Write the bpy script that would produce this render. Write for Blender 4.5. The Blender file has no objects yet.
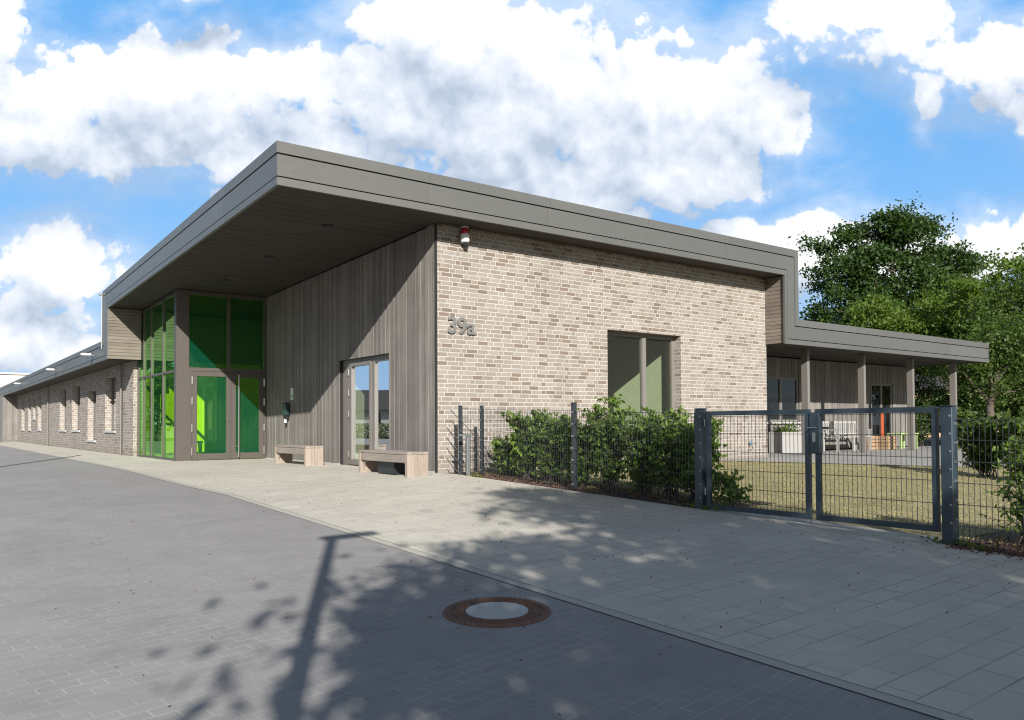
import bpy, math, random
import numpy as np
from mathutils import Vector, Matrix
random.seed(7)
R = math.radians
SC = bpy.context.scene
COL = SC.collection

# ------------------------------------------------------------------ camera
F_PX, PITCH, ROLL, ZC = 806.0, R(1.3), 0.0055, 0.88
CY = 425 - F_PX * math.tan(PITCH)
cam_d = bpy.data.cameras.new('camera'); cam = bpy.data.objects.new('camera', cam_d); COL.objects.link(cam)
cam_d.sensor_fit = 'HORIZONTAL'; cam_d.sensor_width = 36.0
cam_d.lens = F_PX * 36.0 / 1024.0
cam_d.shift_y = (CY - 360) / 1024.0
cam_d.clip_start = 0.05; cam_d.clip_end = 3000
fwd = Vector((0, math.cos(PITCH), math.sin(PITCH))); up0 = Vector((0, -math.sin(PITCH), math.cos(PITCH))); r0 = Vector((1, 0, 0))
right = r0 * math.cos(ROLL) - up0 * math.sin(ROLL); up = up0 * math.cos(ROLL) + r0 * math.sin(ROLL)
m3 = Matrix((right, up, -fwd)).transposed()
cam.matrix_world = Matrix.Translation((0, 0, ZC)) @ m3.to_4x4()
SC.camera = cam

# ------------------------------------------------------------------ light and exposure
SUN_TRAVEL = Vector((-1.276, 7.13, -3.42)).normalized()
SUN_EL = math.asin(-SUN_TRAVEL.z)
sun_pos = -SUN_TRAVEL
SUN_ROT = math.atan2(sun_pos.x, sun_pos.y)
sd = bpy.data.lights.new('sun', 'SUN'); so = bpy.data.objects.new('sun', sd); COL.objects.link(so)
sd.energy = 5.0; sd.angle = R(0.45); sd.color = (1.0, 0.955, 0.89)
so.rotation_euler = SUN_TRAVEL.to_track_quat('-Z', 'Y').to_euler(); so.location = (10, -40, 30)
SC.view_settings.view_transform = 'Standard'; SC.view_settings.look = 'None'
SC.view_settings.exposure = 1.08; SC.view_settings.gamma = 1; SC.view_settings.use_curve_mapping = False
SC.render.engine = 'CYCLES'; SC.cycles.filter_width = 1.15

# ------------------------------------------------------------------ node helper
ALB = 0.67      # reflectance scale of the palette
class NT:
    def __init__(s, tree): s.t = tree; s.n = tree.nodes; s.l = tree.links
    def new(s, typ, **kw):
        nd = s.n.new(typ)
        for k, v in kw.items(): setattr(nd, k, v)
        return nd
    def put(s, sock, v):
        if v is None: return
        if sock.name == 'Base Color' and isinstance(v, bpy.types.NodeSocket): v = s.mix(1., v, (ALB, ALB, ALB), 'MULTIPLY')
        if isinstance(v, bpy.types.NodeSocket): s.l.new(v, sock)
        else:
            if isinstance(v, tuple) and len(v) == 3 and sock.type == 'RGBA': v = v + (1,)
            sock.default_value = v
    def m(s, op, a, b=None, c=None, clamp=False):
        nd = s.new('ShaderNodeMath', operation=op, use_clamp=clamp)
        for i, v in enumerate((a, b, c)):
            if v is not None: s.put(nd.inputs[i], v)
        return nd.outputs[0]
    def mix(s, f, a, b, mode='MIX'):
        nd = s.new('ShaderNodeMix', data_type='RGBA', blend_type=mode); nd.clamp_factor = True
        s.put(nd.inputs[0], f); s.put(nd.inputs[6], a); s.put(nd.inputs[7], b); return nd.outputs[2]
    def noise(s, vec, scale, detail=3, rough=.55, out=0, dist=0, dim='3D'):
        nd = s.new('ShaderNodeTexNoise', noise_dimensions=dim); s.put(nd.inputs['Vector'], vec)
        nd.inputs['Scale'].default_value = scale; nd.inputs['Detail'].default_value = detail
        nd.inputs['Roughness'].default_value = rough; nd.inputs['Distortion'].default_value = dist
        return nd.outputs[out]
    def ramp(s, f, stops, interp='LINEAR'):
        nd = s.new('ShaderNodeValToRGB'); nd.color_ramp.interpolation = interp; e = nd.color_ramp.elements
        while len(e) < len(stops): e.new(.5)
        for i, (p, c) in enumerate(stops):
            e[i].position = p; e[i].color = c + (1,) if isinstance(c, tuple) else (c, c, c, 1)
        s.put(nd.inputs[0], f); return nd.outputs[0]
    def rng(s, v, a, b, c=0., d=1., smooth=False):
        nd = s.new('ShaderNodeMapRange'); nd.interpolation_type = 'SMOOTHSTEP' if smooth else 'LINEAR'
        for i, x in enumerate((v, a, b, c, d)): s.put(nd.inputs[i], x)
        return nd.outputs[0]
    def sep(s, v): nd = s.new('ShaderNodeSeparateXYZ'); s.put(nd.inputs[0], v); return nd.outputs
    def com(s, x, y, z=0.): nd = s.new('ShaderNodeCombineXYZ'); s.put(nd.inputs[0], x); s.put(nd.inputs[1], y); s.put(nd.inputs[2], z); return nd.outputs[0]
    def scale(s, v, sx, sy, sz=1.):
        nd = s.new('ShaderNodeVectorMath', operation='MULTIPLY'); s.put(nd.inputs[0], v); nd.inputs[1].default_value = (sx, sy, sz); return nd.outputs[0]
    def bump(s, h, strength=.3, dist=.01):
        nd = s.new('ShaderNodeBump'); nd.inputs['Strength'].default_value = strength; nd.inputs['Distance'].default_value = dist
        s.put(nd.inputs['Height'], h); return nd.outputs[0]

# ------------------------------------------------------------------ world: Nishita sky and procedural cumulus
world = bpy.data.worlds.new('World'); SC.world = world; world.use_nodes = True
wt = world.node_tree; wt.nodes.clear()
grp = bpy.data.node_groups.new('cloud_field', 'ShaderNodeTree')
grp.interface.new_socket('P', in_out='INPUT', socket_type='NodeSocketVector')
grp.interface.new_socket('F', in_out='OUTPUT', socket_type='NodeSocketFloat'); grp.interface.new_socket('Low', in_out='OUTPUT', socket_type='NodeSocketFloat'); grp.interface.new_socket('Detail', in_out='OUTPUT', socket_type='NodeSocketFloat')
g = NT(grp); gi = g.new('NodeGroupInput'); go = g.new('NodeGroupOutput')
P = gi.outputs[0]
# warp the direction a little so the outlines billow
w1 = g.new('ShaderNodeTexNoise', noise_dimensions='2D'); g.put(w1.inputs['Vector'], P); w1.inputs['Scale'].default_value = 7; w1.inputs['Detail'].default_value = 3
wv = g.new('ShaderNodeVectorMath', operation='SUBTRACT'); g.put(wv.inputs[0], w1.outputs['Color']); wv.inputs[1].default_value = (.5, .5, .5)
ws = g.new('ShaderNodeVectorMath', operation='SCALE'); g.put(ws.inputs[0], wv.outputs[0]); ws.inputs['Scale'].default_value = .10
wa = g.new('ShaderNodeVectorMath', operation='ADD'); g.put(wa.inputs[0], P); g.put(wa.inputs[1], ws.outputs[0])
Q = wa.outputs[0]
# cumulus banks: (tangent of azimuth, tangent of elevation, half width, half height)
BANKS = [(-.58, .42, .15, .065), (-.455, .43, .10, .062), (-.37, .435, .10, .06), (-.27, .42, .10, .055), (-.19, .415, .08, .055),
         (-.64, .475, .055, .075), (-.60, .37, .12, .06), (-.40, .36, .14, .06), (-.24, .34, .13, .07), (-.14, .39, .12, .10),
         (-.05, .49, .16, .085), (.05, .44, .15, .11), (.03, .38, .20, .10), (.12, .36, .16, .08), (.08, .30, .13, .05),
         (.16, .42, .13, .075), (.24, .40, .12, .08), (.305, .42, .065, .085), (.33, .385, .05, .055), (.22, .32, .12, .045),
         (.45, .51, .12, .05), (.50, .46, .09, .05), (.60, .455, .11, .05), (.52, .405, .035, .03),
         (.0, .295, .06, .018), (.11, .272, .04, .018), (.30, .235, .05, .02), (.37, .215, .07, .055), (.58, .21, .10, .045), (.47, .21, .10, .04),
         (-.58, .20, .12, .045), (-.62, .12, .12, .05), (-.50, .10, .10, .012), (.70, .40, .12, .05), (-.80, .40, .16, .09), (.85, .2, .14, .06),
         (-.36, .57, .10, .03)]
acc = None
for cu, cv, ru, rv in BANKS:
    ma = g.new('ShaderNodeVectorMath', operation='MULTIPLY_ADD'); g.put(ma.inputs[0], Q); ma.inputs[1].default_value = (1 / ru, 1 / rv, 0); ma.inputs[2].default_value = (-cu / ru, -cv / rv, 0)
    dt = g.new('ShaderNodeVectorMath', operation='DOT_PRODUCT'); g.put(dt.inputs[0], ma.outputs[0]); g.put(dt.inputs[1], ma.outputs[0])
    acc = dt.outputs['Value'] if acc is None else g.m('SMOOTH_MIN', acc, dt.outputs['Value'], .35)
acc = g.m('SUBTRACT', 1.0, g.m('SQRT', g.m('MAXIMUM', acc, 0.)))
# behind the viewpoint the flag P.z = 1 swaps the banks for scattered noise clouds
pz = g.sep(P)[2]
sc = g.m('MULTIPLY', g.m('SUBTRACT', g.noise(P, 2.2, 3, dim='2D'), .60), 4.0)
acc = g.m('ADD', g.m('MULTIPLY', acc, g.m('SUBTRACT', 1.0, pz)), g.m('MULTIPLY', sc, pz))
acc = g.m('MAXIMUM', acc, -1.2)
n1 = g.m('SUBTRACT', g.noise(P, 6.5, 3, .55, dim='2D'), .5); n2 = g.m('SUBTRACT', g.noise(P, 26, 5, .66, dim='2D'), .5)
def puff(scale, warp):
    nd = g.new('ShaderNodeTexVoronoi', feature='F1', voronoi_dimensions='2D'); nd.inputs['Scale'].default_value = scale
    ad = g.new('ShaderNodeVectorMath', operation='ADD'); g.put(ad.inputs[0], P)
    sc_ = g.new('ShaderNodeVectorMath', operation='SCALE'); sc_.inputs['Scale'].default_value = warp; nz = g.new('ShaderNodeTexNoise', noise_dimensions='2D'); g.put(nz.inputs['Vector'], P); nz.inputs['Scale'].default_value = scale * 1.1; nz.inputs['Detail'].default_value = 3
    g.put(sc_.inputs[0], nz.outputs['Color']); g.put(ad.inputs[1], sc_.outputs[0]); g.put(nd.inputs['Vector'], ad.outputs[0])
    return g.m('SUBTRACT', .41, nd.outputs['Distance'])
det = g.m('ADD', g.m('ADD', g.m('MULTIPLY', n1, .95), g.m('MULTIPLY', n2, .42)), g.m('ADD', g.m('MULTIPLY', puff(11, .12), .42), g.m('ADD', g.m('MULTIPLY', puff(27, .05), .38), g.m('MULTIPLY', puff(60, .025), .24))))
g.put(go.inputs[0], g.m('ADD', acc, det)); g.put(go.inputs[2], det)
g.put(go.inputs[1], g.m('ADD', acc, g.m('MULTIPLY', n1, .95)))

w = NT(wt)
tc = w.new('ShaderNodeTexCoord'); dirv = tc.outputs['Generated']; dsep = w.sep(dirv)
front = w.rng(dsep[1], .18, .3, 0, 1)
back = w.m('SUBTRACT', 1.0, front)
yy = w.m('MAXIMUM', w.m('ABSOLUTE', dsep[1]), .2)
pu = w.m('DIVIDE', dsep[0], yy); pv = w.m('DIVIDE', dsep[2], yy)
def field(du, dv):
    nd = w.new('ShaderNodeGroup'); nd.node_tree = grp
    w.put(nd.inputs[0], w.com(w.m('ADD', pu, du), w.m('ADD', pv, dv), back)); return nd.outputs
F0 = field(0., 0.); F1 = field(.008, .022); F2 = field(.02, .075)
dens = w.rng(F0[0], -.06, w.rng(pv, .2, .6, .22, .30), 0, 1, True)
veil = w.m('MULTIPLY', w.rng(w.m('ADD', F0[1], w.m('MULTIPLY', w.noise(w.com(pu, w.m('MULTIPLY', pv, 2.2), back), 5., 5, .68, dim='2D'), 2.)), .1, 1.5, 0, 1, True), .5)
dens = w.m('MAXIMUM', dens, veil)
low = w.m('MULTIPLY', w.m('SUBTRACT', F0[1], F2[1]), .66); fine = w.m('MULTIPLY', w.m('SUBTRACT', F0[2], F1[2]), .50)
thick = w.rng(F0[1], .0, 1.5, 0, 1, True)
lit = w.m('SUBTRACT', w.m('ADD', w.m('ADD', low, fine), .41), w.m('MULTIPLY', thick, .20))
sky = w.new('ShaderNodeTexSky', sky_type='NISHITA'); sky.sun_disc = False
sky.sun_elevation = SUN_EL; sky.sun_rotation = SUN_ROT; sky.altitude = 50; sky.air_density = 1.0; sky.dust_density = .35; sky.ozone_density = 2.0
hs = w.new('ShaderNodeHueSaturation'); hs.inputs['Saturation'].default_value = .85; hs.inputs['Value'].default_value = .72
w.put(hs.inputs['Color'], sky.outputs[0])
ccol = w.ramp(lit, [(0, (.30, .35, .425)), (.24, (.40, .445, .515)), (.50, (.51, .535, .58)), (.76, (.62, .625, .63))])
ccol = w.mix(1., ccol, (10, 10, 10), 'MULTIPLY')
horizon = w.rng(dsep[2], .0, .30, .75, 0)
azure = w.mix(w.m('MULTIPLY', w.rng(dsep[1], -.1, .4, .0, .88), w.rng(dsep[2], .48, .7, 1., 0.)), hs.outputs[0], (.95, 2.85, 5.7))
base = w.mix(w.m('MULTIPLY', horizon, w.rng(dsep[1], -.1, .4, 0, 1)), azure, (3.1, 4.3, 5.6))
fin = w.mix(w.m('MULTIPLY', dens, .97), base, ccol)
bg = w.new('ShaderNodeBackground'); bg.inputs['Strength'].default_value = .083; w.put(bg.inputs['Color'], fin)
wo = w.new('ShaderNodeOutputWorld'); w.l.new(bg.outputs[0], wo.inputs[0])
world.cycles.sampling_method = 'MANUAL'; world.cycles.sample_map_resolution = 256

# ------------------------------------------------------------------ materials
def mat(name):
    m = bpy.data.materials.new(name); m.use_nodes = True; t = NT(m.node_tree); t.n.clear()
    out = t.new('ShaderNodeOutputMaterial'); b = t.new('ShaderNodeBsdfPrincipled'); t.l.new(b.outputs[0], out.inputs[0])
    t.b = b; t.out = out; return m, t
def uv(t): return t.new('ShaderNodeTexCoord').outputs['UV']
def objc(t): return t.new('ShaderNodeTexCoord').outputs['Object']
def island(t): return t.new('ShaderNodeNewGeometry').outputs['Random Per Island']
def plain(name, col, rough=.5, metal=0., var=.12, scale=6, bump=0.):
    m, t = mat(name); n = t.noise(objc(t), scale, 4)
    c = t.mix(n, tuple(x * (1 - var) for x in col), tuple(min(1, x * (1 + var)) for x in col))
    t.put(t.b.inputs['Base Color'], c); t.b.inputs['Roughness'].default_value = rough; t.b.inputs['Metallic'].default_value = metal
    if bump: t.put(t.b.inputs['Normal'], t.bump(t.noise(objc(t), scale * 12, 4), bump, .004))
    return m

def brick_mat():
    m, t = mat('brick'); s = t.sep(uv(t)); x, z = s[0], s[1]
    CH = .0833
    rowf = t.m('DIVIDE', z, CH); row = t.m('FLOOR', rowf); zf = t.m('SUBTRACT', rowf, row)
    wn = t.new('ShaderNodeTexWhiteNoise', noise_dimensions='1D'); t.put(wn.inputs['W'], row)
    u = t.m('ADD', t.m('ADD', t.m('DIVIDE', x, .125), 700.), t.m('ADD', t.m('FLOOR', t.m('MULTIPLY', wn.outputs[0], 7)), t.m('MULTIPLY', t.m('MODULO', t.m('ADD', row, 200.), 2.), .5)))
    blk = t.m('FLOOR', t.m('DIVIDE', u, 7.)); p = t.m('SUBTRACT', u, t.m('MULTIPLY', blk, 7.))
    idx = t.m('MINIMUM', t.m('FLOOR', t.m('DIVIDE', p, 2.)), 3.)
    lo = t.m('SUBTRACT', p, t.m('MULTIPLY', idx, 2.)); ln = t.m('SUBTRACT', 2., t.m('GREATER_THAN', idx, 2.5))
    dxe = t.m('MULTIPLY', t.m('MINIMUM', lo, t.m('SUBTRACT', ln, lo)), .125)
    dze = t.m('MULTIPLY', t.m('MINIMUM', zf, t.m('SUBTRACT', 1., zf)), CH)
    de = t.m('MINIMUM', dxe, dze)
    jit = t.m('MULTIPLY', t.m('SUBTRACT', t.noise(uv(t), 60, 2), .5), .004)
    brick = t.rng(t.m('ADD', de, jit), .005, .0085, 0, 1)
    w2 = t.new('ShaderNodeTexWhiteNoise', noise_dimensions='3D'); t.put(w2.inputs['Vector'], t.com(row, blk, idx))
    rv = w2.outputs[0]
    bc = t.ramp(rv, [(0, (.292, .262, .228)), (.28, (.332, .302, .267)), (.55, (.258, .228, .197)), (.72, (.273, .237, .198)), (.79, (.18, .137, .105)), (.92, (.15, .115, .09)), (.95, (.235, .21, .188))], 'CONSTANT')
    bc = t.mix(t.m('MULTIPLY', t.noise(uv(t), 24, 4, .7), .55), bc, (.24, .18, .14))
    big = t.rng(t.noise(uv(t), .9, 3), .3, .7, .92, 1.06)
    mc = t.mix(t.noise(uv(t), 90, 2), (.45, .425, .39), (.54, .515, .475))
    c = t.mix(brick, mc, bc); c = t.mix(1., c, t.com(big, big, big), 'MULTIPLY')
    spl = t.m('MULTIPLY', t.rng(z, .0, .45, .5, 0, True), t.noise(uv(t), 5, 5, .7)); c = t.mix(spl, c, (.16, .14, .11))
    stn = t.noise(t.scale(uv(t), 3.5, .35), 1., 5, .65); c = t.mix(t.rng(stn, .55, .8, 0, .22), c, (.20, .18, .15))
    t.put(t.b.inputs['Base Color'], c); t.b.inputs['Roughness'].default_value = .88
    h = t.m('ADD', brick, t.m('MULTIPLY', t.noise(uv(t), 80, 4), .5))
    t.put(t.b.inputs['Normal'], t.bump(h, .55, .006)); return m

def board_mat(name, c1, c2, c3, horizontal=False, rough=.8):
    m, t = mat(name); u = uv(t); ri = island(t)
    st = t.scale(u, 1.2, 60) if horizontal else t.scale(u, 60, 1.2)
    st2 = t.new('ShaderNodeVectorMath', operation='ADD'); t.put(st2.inputs[0], st); t.put(st2.inputs[1], t.com(t.m('MULTIPLY', ri, 90), t.m('MULTIPLY', ri, 37)))
    gr = t.noise(st2.outputs[0], 1., 5, .62)
    c = t.mix(ri, c1, c2); c = t.mix(t.rng(gr, .45, .75), c, c3)
    kn = t.new('ShaderNodeTexVoronoi'); t.put(kn.inputs['Vector'], t.scale(u, 2.2, 9) if horizontal else t.scale(u, 9, 2.2)); kn.inputs['Scale'].default_value = 1
    c = t.mix(t.rng(kn.outputs['Distance'], .03, .09, .75, 0), c, tuple(x * .35 for x in c3))
    st3 = t.rng(t.noise(u, 1.1, 4), .35, .7, .82, 1.12); c = t.mix(1., c, t.com(st3, st3, st3), 'MULTIPLY')
    t.put(t.b.inputs['Base Color'], c); t.b.inputs['Roughness'].default_value = rough
    t.put(t.b.inputs['Normal'], t.bump(gr, .35, .004)); return m

def metal_mat():
    m, t = mat('weathered_zinc'); u = objc(t)
    n = t.noise(u, .8, 4); n2 = t.noise(t.scale(u, 3, 3, 14), 1., 4)
    c = t.mix(n, (.150, .148, .136), (.186, .183, .168)); c = t.mix(t.m('MULTIPLY', n2, .35), c, (.13, .129, .120))
    ri = t.rng(island(t), 0, 1, .95, 1.06); c = t.mix(1., c, t.com(ri, ri, ri), 'MULTIPLY')
    t.put(t.b.inputs['Base Color'], c); t.b.inputs['Metallic'].default_value = .35; t.put(t.b.inputs['Roughness'], t.rng(n2, .2, .8, .38, .55))
    t.put(t.b.inputs['Normal'], t.bump(t.noise(u, 1.3, 3), .12, .03)); return m

def glass_mat(name, tint, diff=None, diffamt=0., dirt=.03, refl=1.0, gcol=(.95, .97, 1), cap=1.):
    m = bpy.data.materials.new(name); m.use_nodes = True; t = NT(m.node_tree); t.n.clear()
    out = t.new('ShaderNodeOutputMaterial'); tr = t.new('ShaderNodeBsdfTransparent'); tr.inputs[0].default_value = tint + (1,)
    gl = t.new('ShaderNodeBsdfGlossy'); gl.inputs['Roughness'].default_value = .0; gl.inputs[0].default_value = gcol + (1,)
    t.put(gl.inputs['Normal'], t.bump(t.noise(objc(t), 1.1, 1), .035, .02))
    fr = t.new('ShaderNodeFresnel'); fr.inputs[0].default_value = 1.6
    f = t.m('MINIMUM', t.m('MULTIPLY', t.m('MULTIPLY', fr.outputs[0], 1.25), refl, clamp=True), cap)
    df = t.new('ShaderNodeBsdfDiffuse'); df.inputs[0].default_value = (diff or (.5, .5, .5)) + (1,)
    a = t.new('ShaderNodeMixShader'); a.inputs[0].default_value = diffamt if diff else dirt; t.l.new(tr.outputs[0], a.inputs[1]); t.l.new(df.outputs[0], a.inputs[2])
    b = t.new('ShaderNodeMixShader'); t.l.new(f, b.inputs[0]); t.l.new(a.outputs[0], b.inputs[1]); t.l.new(gl.outputs[0], b.inputs[2])
    t.l.new(b.outputs[0], out.inputs[0]); return m

def paver_mat(name, c1, c2, joint, L, Wd, jw, jvis=1., stagger=.5, rot=0., bumpv=.3, rough=.85):
    m, t = mat(name); u = uv(t)
    mp = t.new('ShaderNodeMapping'); t.put(mp.inputs[0], u); mp.inputs['Rotation'].default_value = (0, 0, rot)
    br = t.new('ShaderNodeTexBrick'); br.offset = stagger; t.put(br.inputs['Vector'], mp.outputs[0])
    br.inputs['Color1'].default_value = (0, 0, 0, 1); br.inputs['Color2'].default_value = (1, 1, 1, 1); br.inputs['Mortar'].default_value = (.5, .5, .5, 1)
    br.inputs['Scale'].default_value = 1; br.inputs['Brick Width'].default_value = L; br.inputs['Row Height'].default_value = Wd
    br.inputs['Mortar Size'].default_value = jw; br.inputs['Mortar Smooth'].default_value = .3; br.inputs['Bias'].default_value = 0
    c = t.mix(br.outputs['Color'], c1, c2)
    n = t.noise(u, 140, 3, .7); c = t.mix(t.rng(n, .3, .75, 0, .35), c, tuple(x * .6 for x in c1))
    jv = t.rng(t.noise(u, 1.7, 4), .36, .62, .12, 1.)
    c = t.mix(t.m('MULTIPLY', t.m('MULTIPLY', br.outputs['Fac'], jv), jvis), c, joint)
    b1 = t.rng(t.noise(u, .35, 4), .3, .7, .90, 1.08); b2 = t.rng(t.noise(u, 2.3, 5, .65), .3, .7, .93, 1.06)
    c = t.mix(1., c, t.com(b1, b1, b1), 'MULTIPLY'); c = t.mix(1., c, t.com(b2, b2, b2), 'MULTIPLY')
    st_ = t.rng(t.noise(u, .8, 7, .72, dist=1.2), .53, .72, 0, .28); c = t.mix(st_, c, tuple(x * .62 for x in c1))
    dr = t.rng(t.noise(t.scale(u, 1.6, .22), 1., 6, .7), .55, .75, 0, .18); c = t.mix(dr, c, tuple(min(1, x * 1.35) for x in c2))
    sp = t.new('ShaderNodeTexVoronoi'); t.put(sp.inputs['Vector'], u); sp.inputs['Scale'].default_value = 2.4
    sm = t.rng(sp.outputs['Distance'], .012, .028, .6, 0); wsel = t.rng(t.noise(u, 3.1, 1), .52, .56, 0, 1)
    c = t.mix(t.m('MULTIPLY', sm, wsel), c, (.50, .47, .36))
    sp2 = t.new('ShaderNodeTexVoronoi'); t.put(sp2.inputs['Vector'], u); sp2.inputs['Scale'].default_value = 5.3
    c = t.mix(t.rng(sp2.outputs['Distance'], .02, .05, .6, 0), c, tuple(x * .4 for x in c1))
    t.put(t.b.inputs['Base Color'], c); t.b.inputs['Roughness'].default_value = rough
    h = t.m('ADD', t.m('MULTIPLY', br.outputs['Fac'], -1.), t.m('MULTIPLY', n, .3))
    t.put(t.b.inputs['Normal'], t.bump(h, bumpv, .004)); return m

def leaf_mat(name, c1, c2, c3, trans=.35):
    m = bpy.data.materials.new(name); m.use_nodes = True; t = NT(m.node_tree); t.n.clear()
    out = t.new('ShaderNodeOutputMaterial'); ri = island(t); n = t.noise(objc(t), .9, 3)
    c = t.mix(ri, c1, c2); c = t.mix(t.rng(n, .48, .68), c, c3)
    b = t.new('ShaderNodeBsdfPrincipled'); t.put(b.inputs['Base Color'], c); b.inputs['Roughness'].default_value = .55; b.inputs['Specular IOR Level'].default_value = .25
    tr = t.new('ShaderNodeBsdfTranslucent'); t.put(tr.inputs[0], t.mix(1., c, (1.6, 1.7, .5), 'MULTIPLY'))
    x = t.new('ShaderNodeMixShader'); x.inputs[0].default_value = trans; t.l.new(b.outputs[0], x.inputs[1]); t.l.new(tr.outputs[0], x.inputs[2])
    t.l.new(x.outputs[0], out.inputs[0]); return m

def ground_noise(name, stops, scale, bump=.4, fine=60):
    m, t = mat(name); u = uv(t); n = t.noise(u, scale, 6, .65); f = t.noise(u, fine, 4, .7)
    c = t.ramp(n, stops); c = t.mix(t.rng(f, .35, .7, 0, .6), c, tuple(x * .45 for x in stops[0][1]))
    t.put(t.b.inputs['Base Color'], c); t.b.inputs['Roughness'].default_value = .95
    t.put(t.b.inputs['Normal'], t.bump(f, bump, .02)); return m

M = {}
M['brick'] = brick_mat()
M['timber'] = board_mat('grey_larch', (.160, .146, .131), (.270, .249, .226), (.125, .112, .100))
M['timber_h'] = board_mat('grey_larch_horizontal', (.185, .155, .125), (.24, .205, .168), (.13, .10, .08), True)
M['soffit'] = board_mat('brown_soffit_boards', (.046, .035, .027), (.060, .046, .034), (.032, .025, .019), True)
M['zinc'] = metal_mat()
M['gap'] = plain('dark_gap', (.012, .012, .012), .9)
M['frame'] = plain('bronze_grey_frame', (.09, .077, .066), .45, .0, .06)
M['frame2'] = plain('umber_grey_frame', (.19, .175, .158), .5, .0, .06)
M['steel'] = plain('brushed_steel', (.55, .55, .54), .28, 1., .05)
M['steel_d'] = plain('dull_grey_steel', (.30, .30, .28), .45, .6, .1)
M['galv'] = plain('galvanised', (.45, .46, .46), .45, .8, .12)
M['green_glass'] = glass_mat('green_glass', (.66, .97, .03), (.0, .22, .12), .12, gcol=(.50, .95, .42), cap=.55)
M['clear_glass'] = glass_mat('pale_green_glass', (.72, .80, .62), dirt=.02, refl=.58)
M['dark_glass'] = glass_mat('dim_glass', (.35, .42, .40), dirt=.01, refl=.6)
M['plaster'] = plain('interior_plaster', (.72, .72, .70), .8)
M['intfloor'] = plain('interior_floor', (.28, .27, .24), .4)
M['lime'] = plain('lime_paint', (.62, .66, .08), .6)
M['sill'] = plain('pale_metal_sill', (.62, .62, .60), .4, .2)
M['white'] = plain('white_paint', (.72, .72, .71), .5)
M['red'] = plain('red_plastic', (.42, .015, .02), .35)
M['black'] = plain('black_plastic', (.018, .022, .024), .4)
M['bottle'] = plain('dark_green_plastic', (.02, .045, .05), .3)
M['anth'] = plain('anthracite_paint', (.032, .050, .066), .4, .0, .08)
M['anth_d'] = plain('anthracite_wire', (.030, .036, .042), .45, .0, .08)
M['bench'] = board_mat('weathered_bench_wood', (.31, .265, .22), (.38, .33, .28), (.20, .165, .135), True)
M['bench_new'] = board_mat('fresh_bench_wood', (.36, .30, .245), (.44, .365, .30), (.24, .19, .155))
M['road'] = paver_mat('grey_road_pavers', (.270, .260, .252), (.298, .287, .276), (.40, .38, .34), .20, .10, .006, .62, .5, R(-8), .25)
M['slab'] = paver_mat('light_concrete_slabs', (.53, .495, .42), (.58, .545, .465), (.20, .18, .15), .40, .20, .005, .9, .5, 0, .2)
M['edge'] = plain('concrete_edging', (.43, .41, .36), .85, 0, .12, 5, .2)
M['terrace'] = paver_mat('terrace_slabs', (.30, .29, .27), (.34, .33, .31), (.2, .19, .17), .4, .4, .006, .6)
M['lawn'] = ground_noise('dry_lawn', [(.25, (.20, .18, .075)), (.5, (.33, .285, .135)), (.75, (.44, .375, .20))], 1.4)
M['grass'] = leaf_mat('grass_blades', (.25, .23, .095), (.38, .33, .15), (.22, .22, .08), .2)
M['soil'] = ground_noise('mulch_soil', [(.3, (.05, .03, .02)), (.7, (.11, .065, .045))], 8)
M['chips'] = plain('bark_chips', (.12, .060, .040), .9, 0, .6, 20)
M['field'] = ground_noise('far_ground', [(.3, (.06, .07, .03)), (.7, (.12, .12, .06))], .1)
M['iron'] = plain('rusty_iron', (.16, .085, .055), .8, .2, .5, 30, .5)
M['iron_l'] = plain('rust_edge', (.20, .105, .065), .8, .1, .4, 40, .5)
M['concrete'] = plain('cover_concrete', (.46, .46, .44), .85, 0, .14, 12, .3)
M['bark'] = plain('bark', (.09, .07, .055), .95, 0, .4, 14, .8)
M['leaf_oak'] = leaf_mat('oak_leaves', (.020, .050, .012), (.065, .11, .022), (.030, .075, .014), .3)
M['leaf_lime'] = leaf_mat('bright_leaves', (.065, .125, .018), (.15, .21, .035), (.10, .15, .03), .42)
M['leaf_mid'] = leaf_mat('mid_leaves', (.035, .07, .014), (.10, .15, .03), (.06, .11, .02), .35)
M['leaf_hedge'] = leaf_mat('hornbeam_leaves', (.055, .11, .02), (.22, .31, .065), (.11, .18, .04), .38)
M['peach'] = plain('peach_render', (.62, .40, .26), .9)
M['rooftile'] = plain('dark_roof_tiles', (.05, .045, .045), .7, 0, .2)
M['houselight'] = plain('pale_render', (.62, .60, .55), .9)
M['winwhite'] = plain('white_bench_paint', (.38, .37, .35), .6)
M['crate'] = board_mat('crate_wood', (.40, .26, .15), (.46, .31, .18), (.33, .21, .12), True)
M['limegreen'] = plain('pale_green_paint', (.38, .52, .20), .5)
M['orange'] = plain('orange_red_paint', (.42, .085, .025), .5)
M['terracotta'] = plain('terracotta', (.35, .14, .07), .8)
M['blue'] = plain('blue_plastic', (.10, .25, .42), .5)
M['sticker'] = plain('pale_green_sticker', (.25, .52, .30), .5)

# ------------------------------------------------------------------ geometry helpers (local frame: a along the brick front, b away from the street)
C0 = Vector((-1.41, 14.9)); TH = math.atan2(.598, .802)
Ax = Vector((math.cos(TH), math.sin(TH))); Bx = Vector((-math.sin(TH), math.cos(TH)))
def WP(a, b, z=0): p = C0 + Ax * a + Bx * b; return Vector((p.x, p.y, z))
def AB(x, y): d = Vector((x, y)) - C0; return d.dot(Ax), d.dot(Bx)
def smst(t): t = min(1, max(0, t)); return t * t * (3 - 2 * t)
def G(a, b):
    t = .4 + 1.9 * smst(b / 8); c = max(0, -a - t)
    return -.04 * min(c, 3.9 - t) - .025 * min(max(0, -a - 3.9), 10) - .032 * min(max(0, -(b + .6)), 14)

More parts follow.
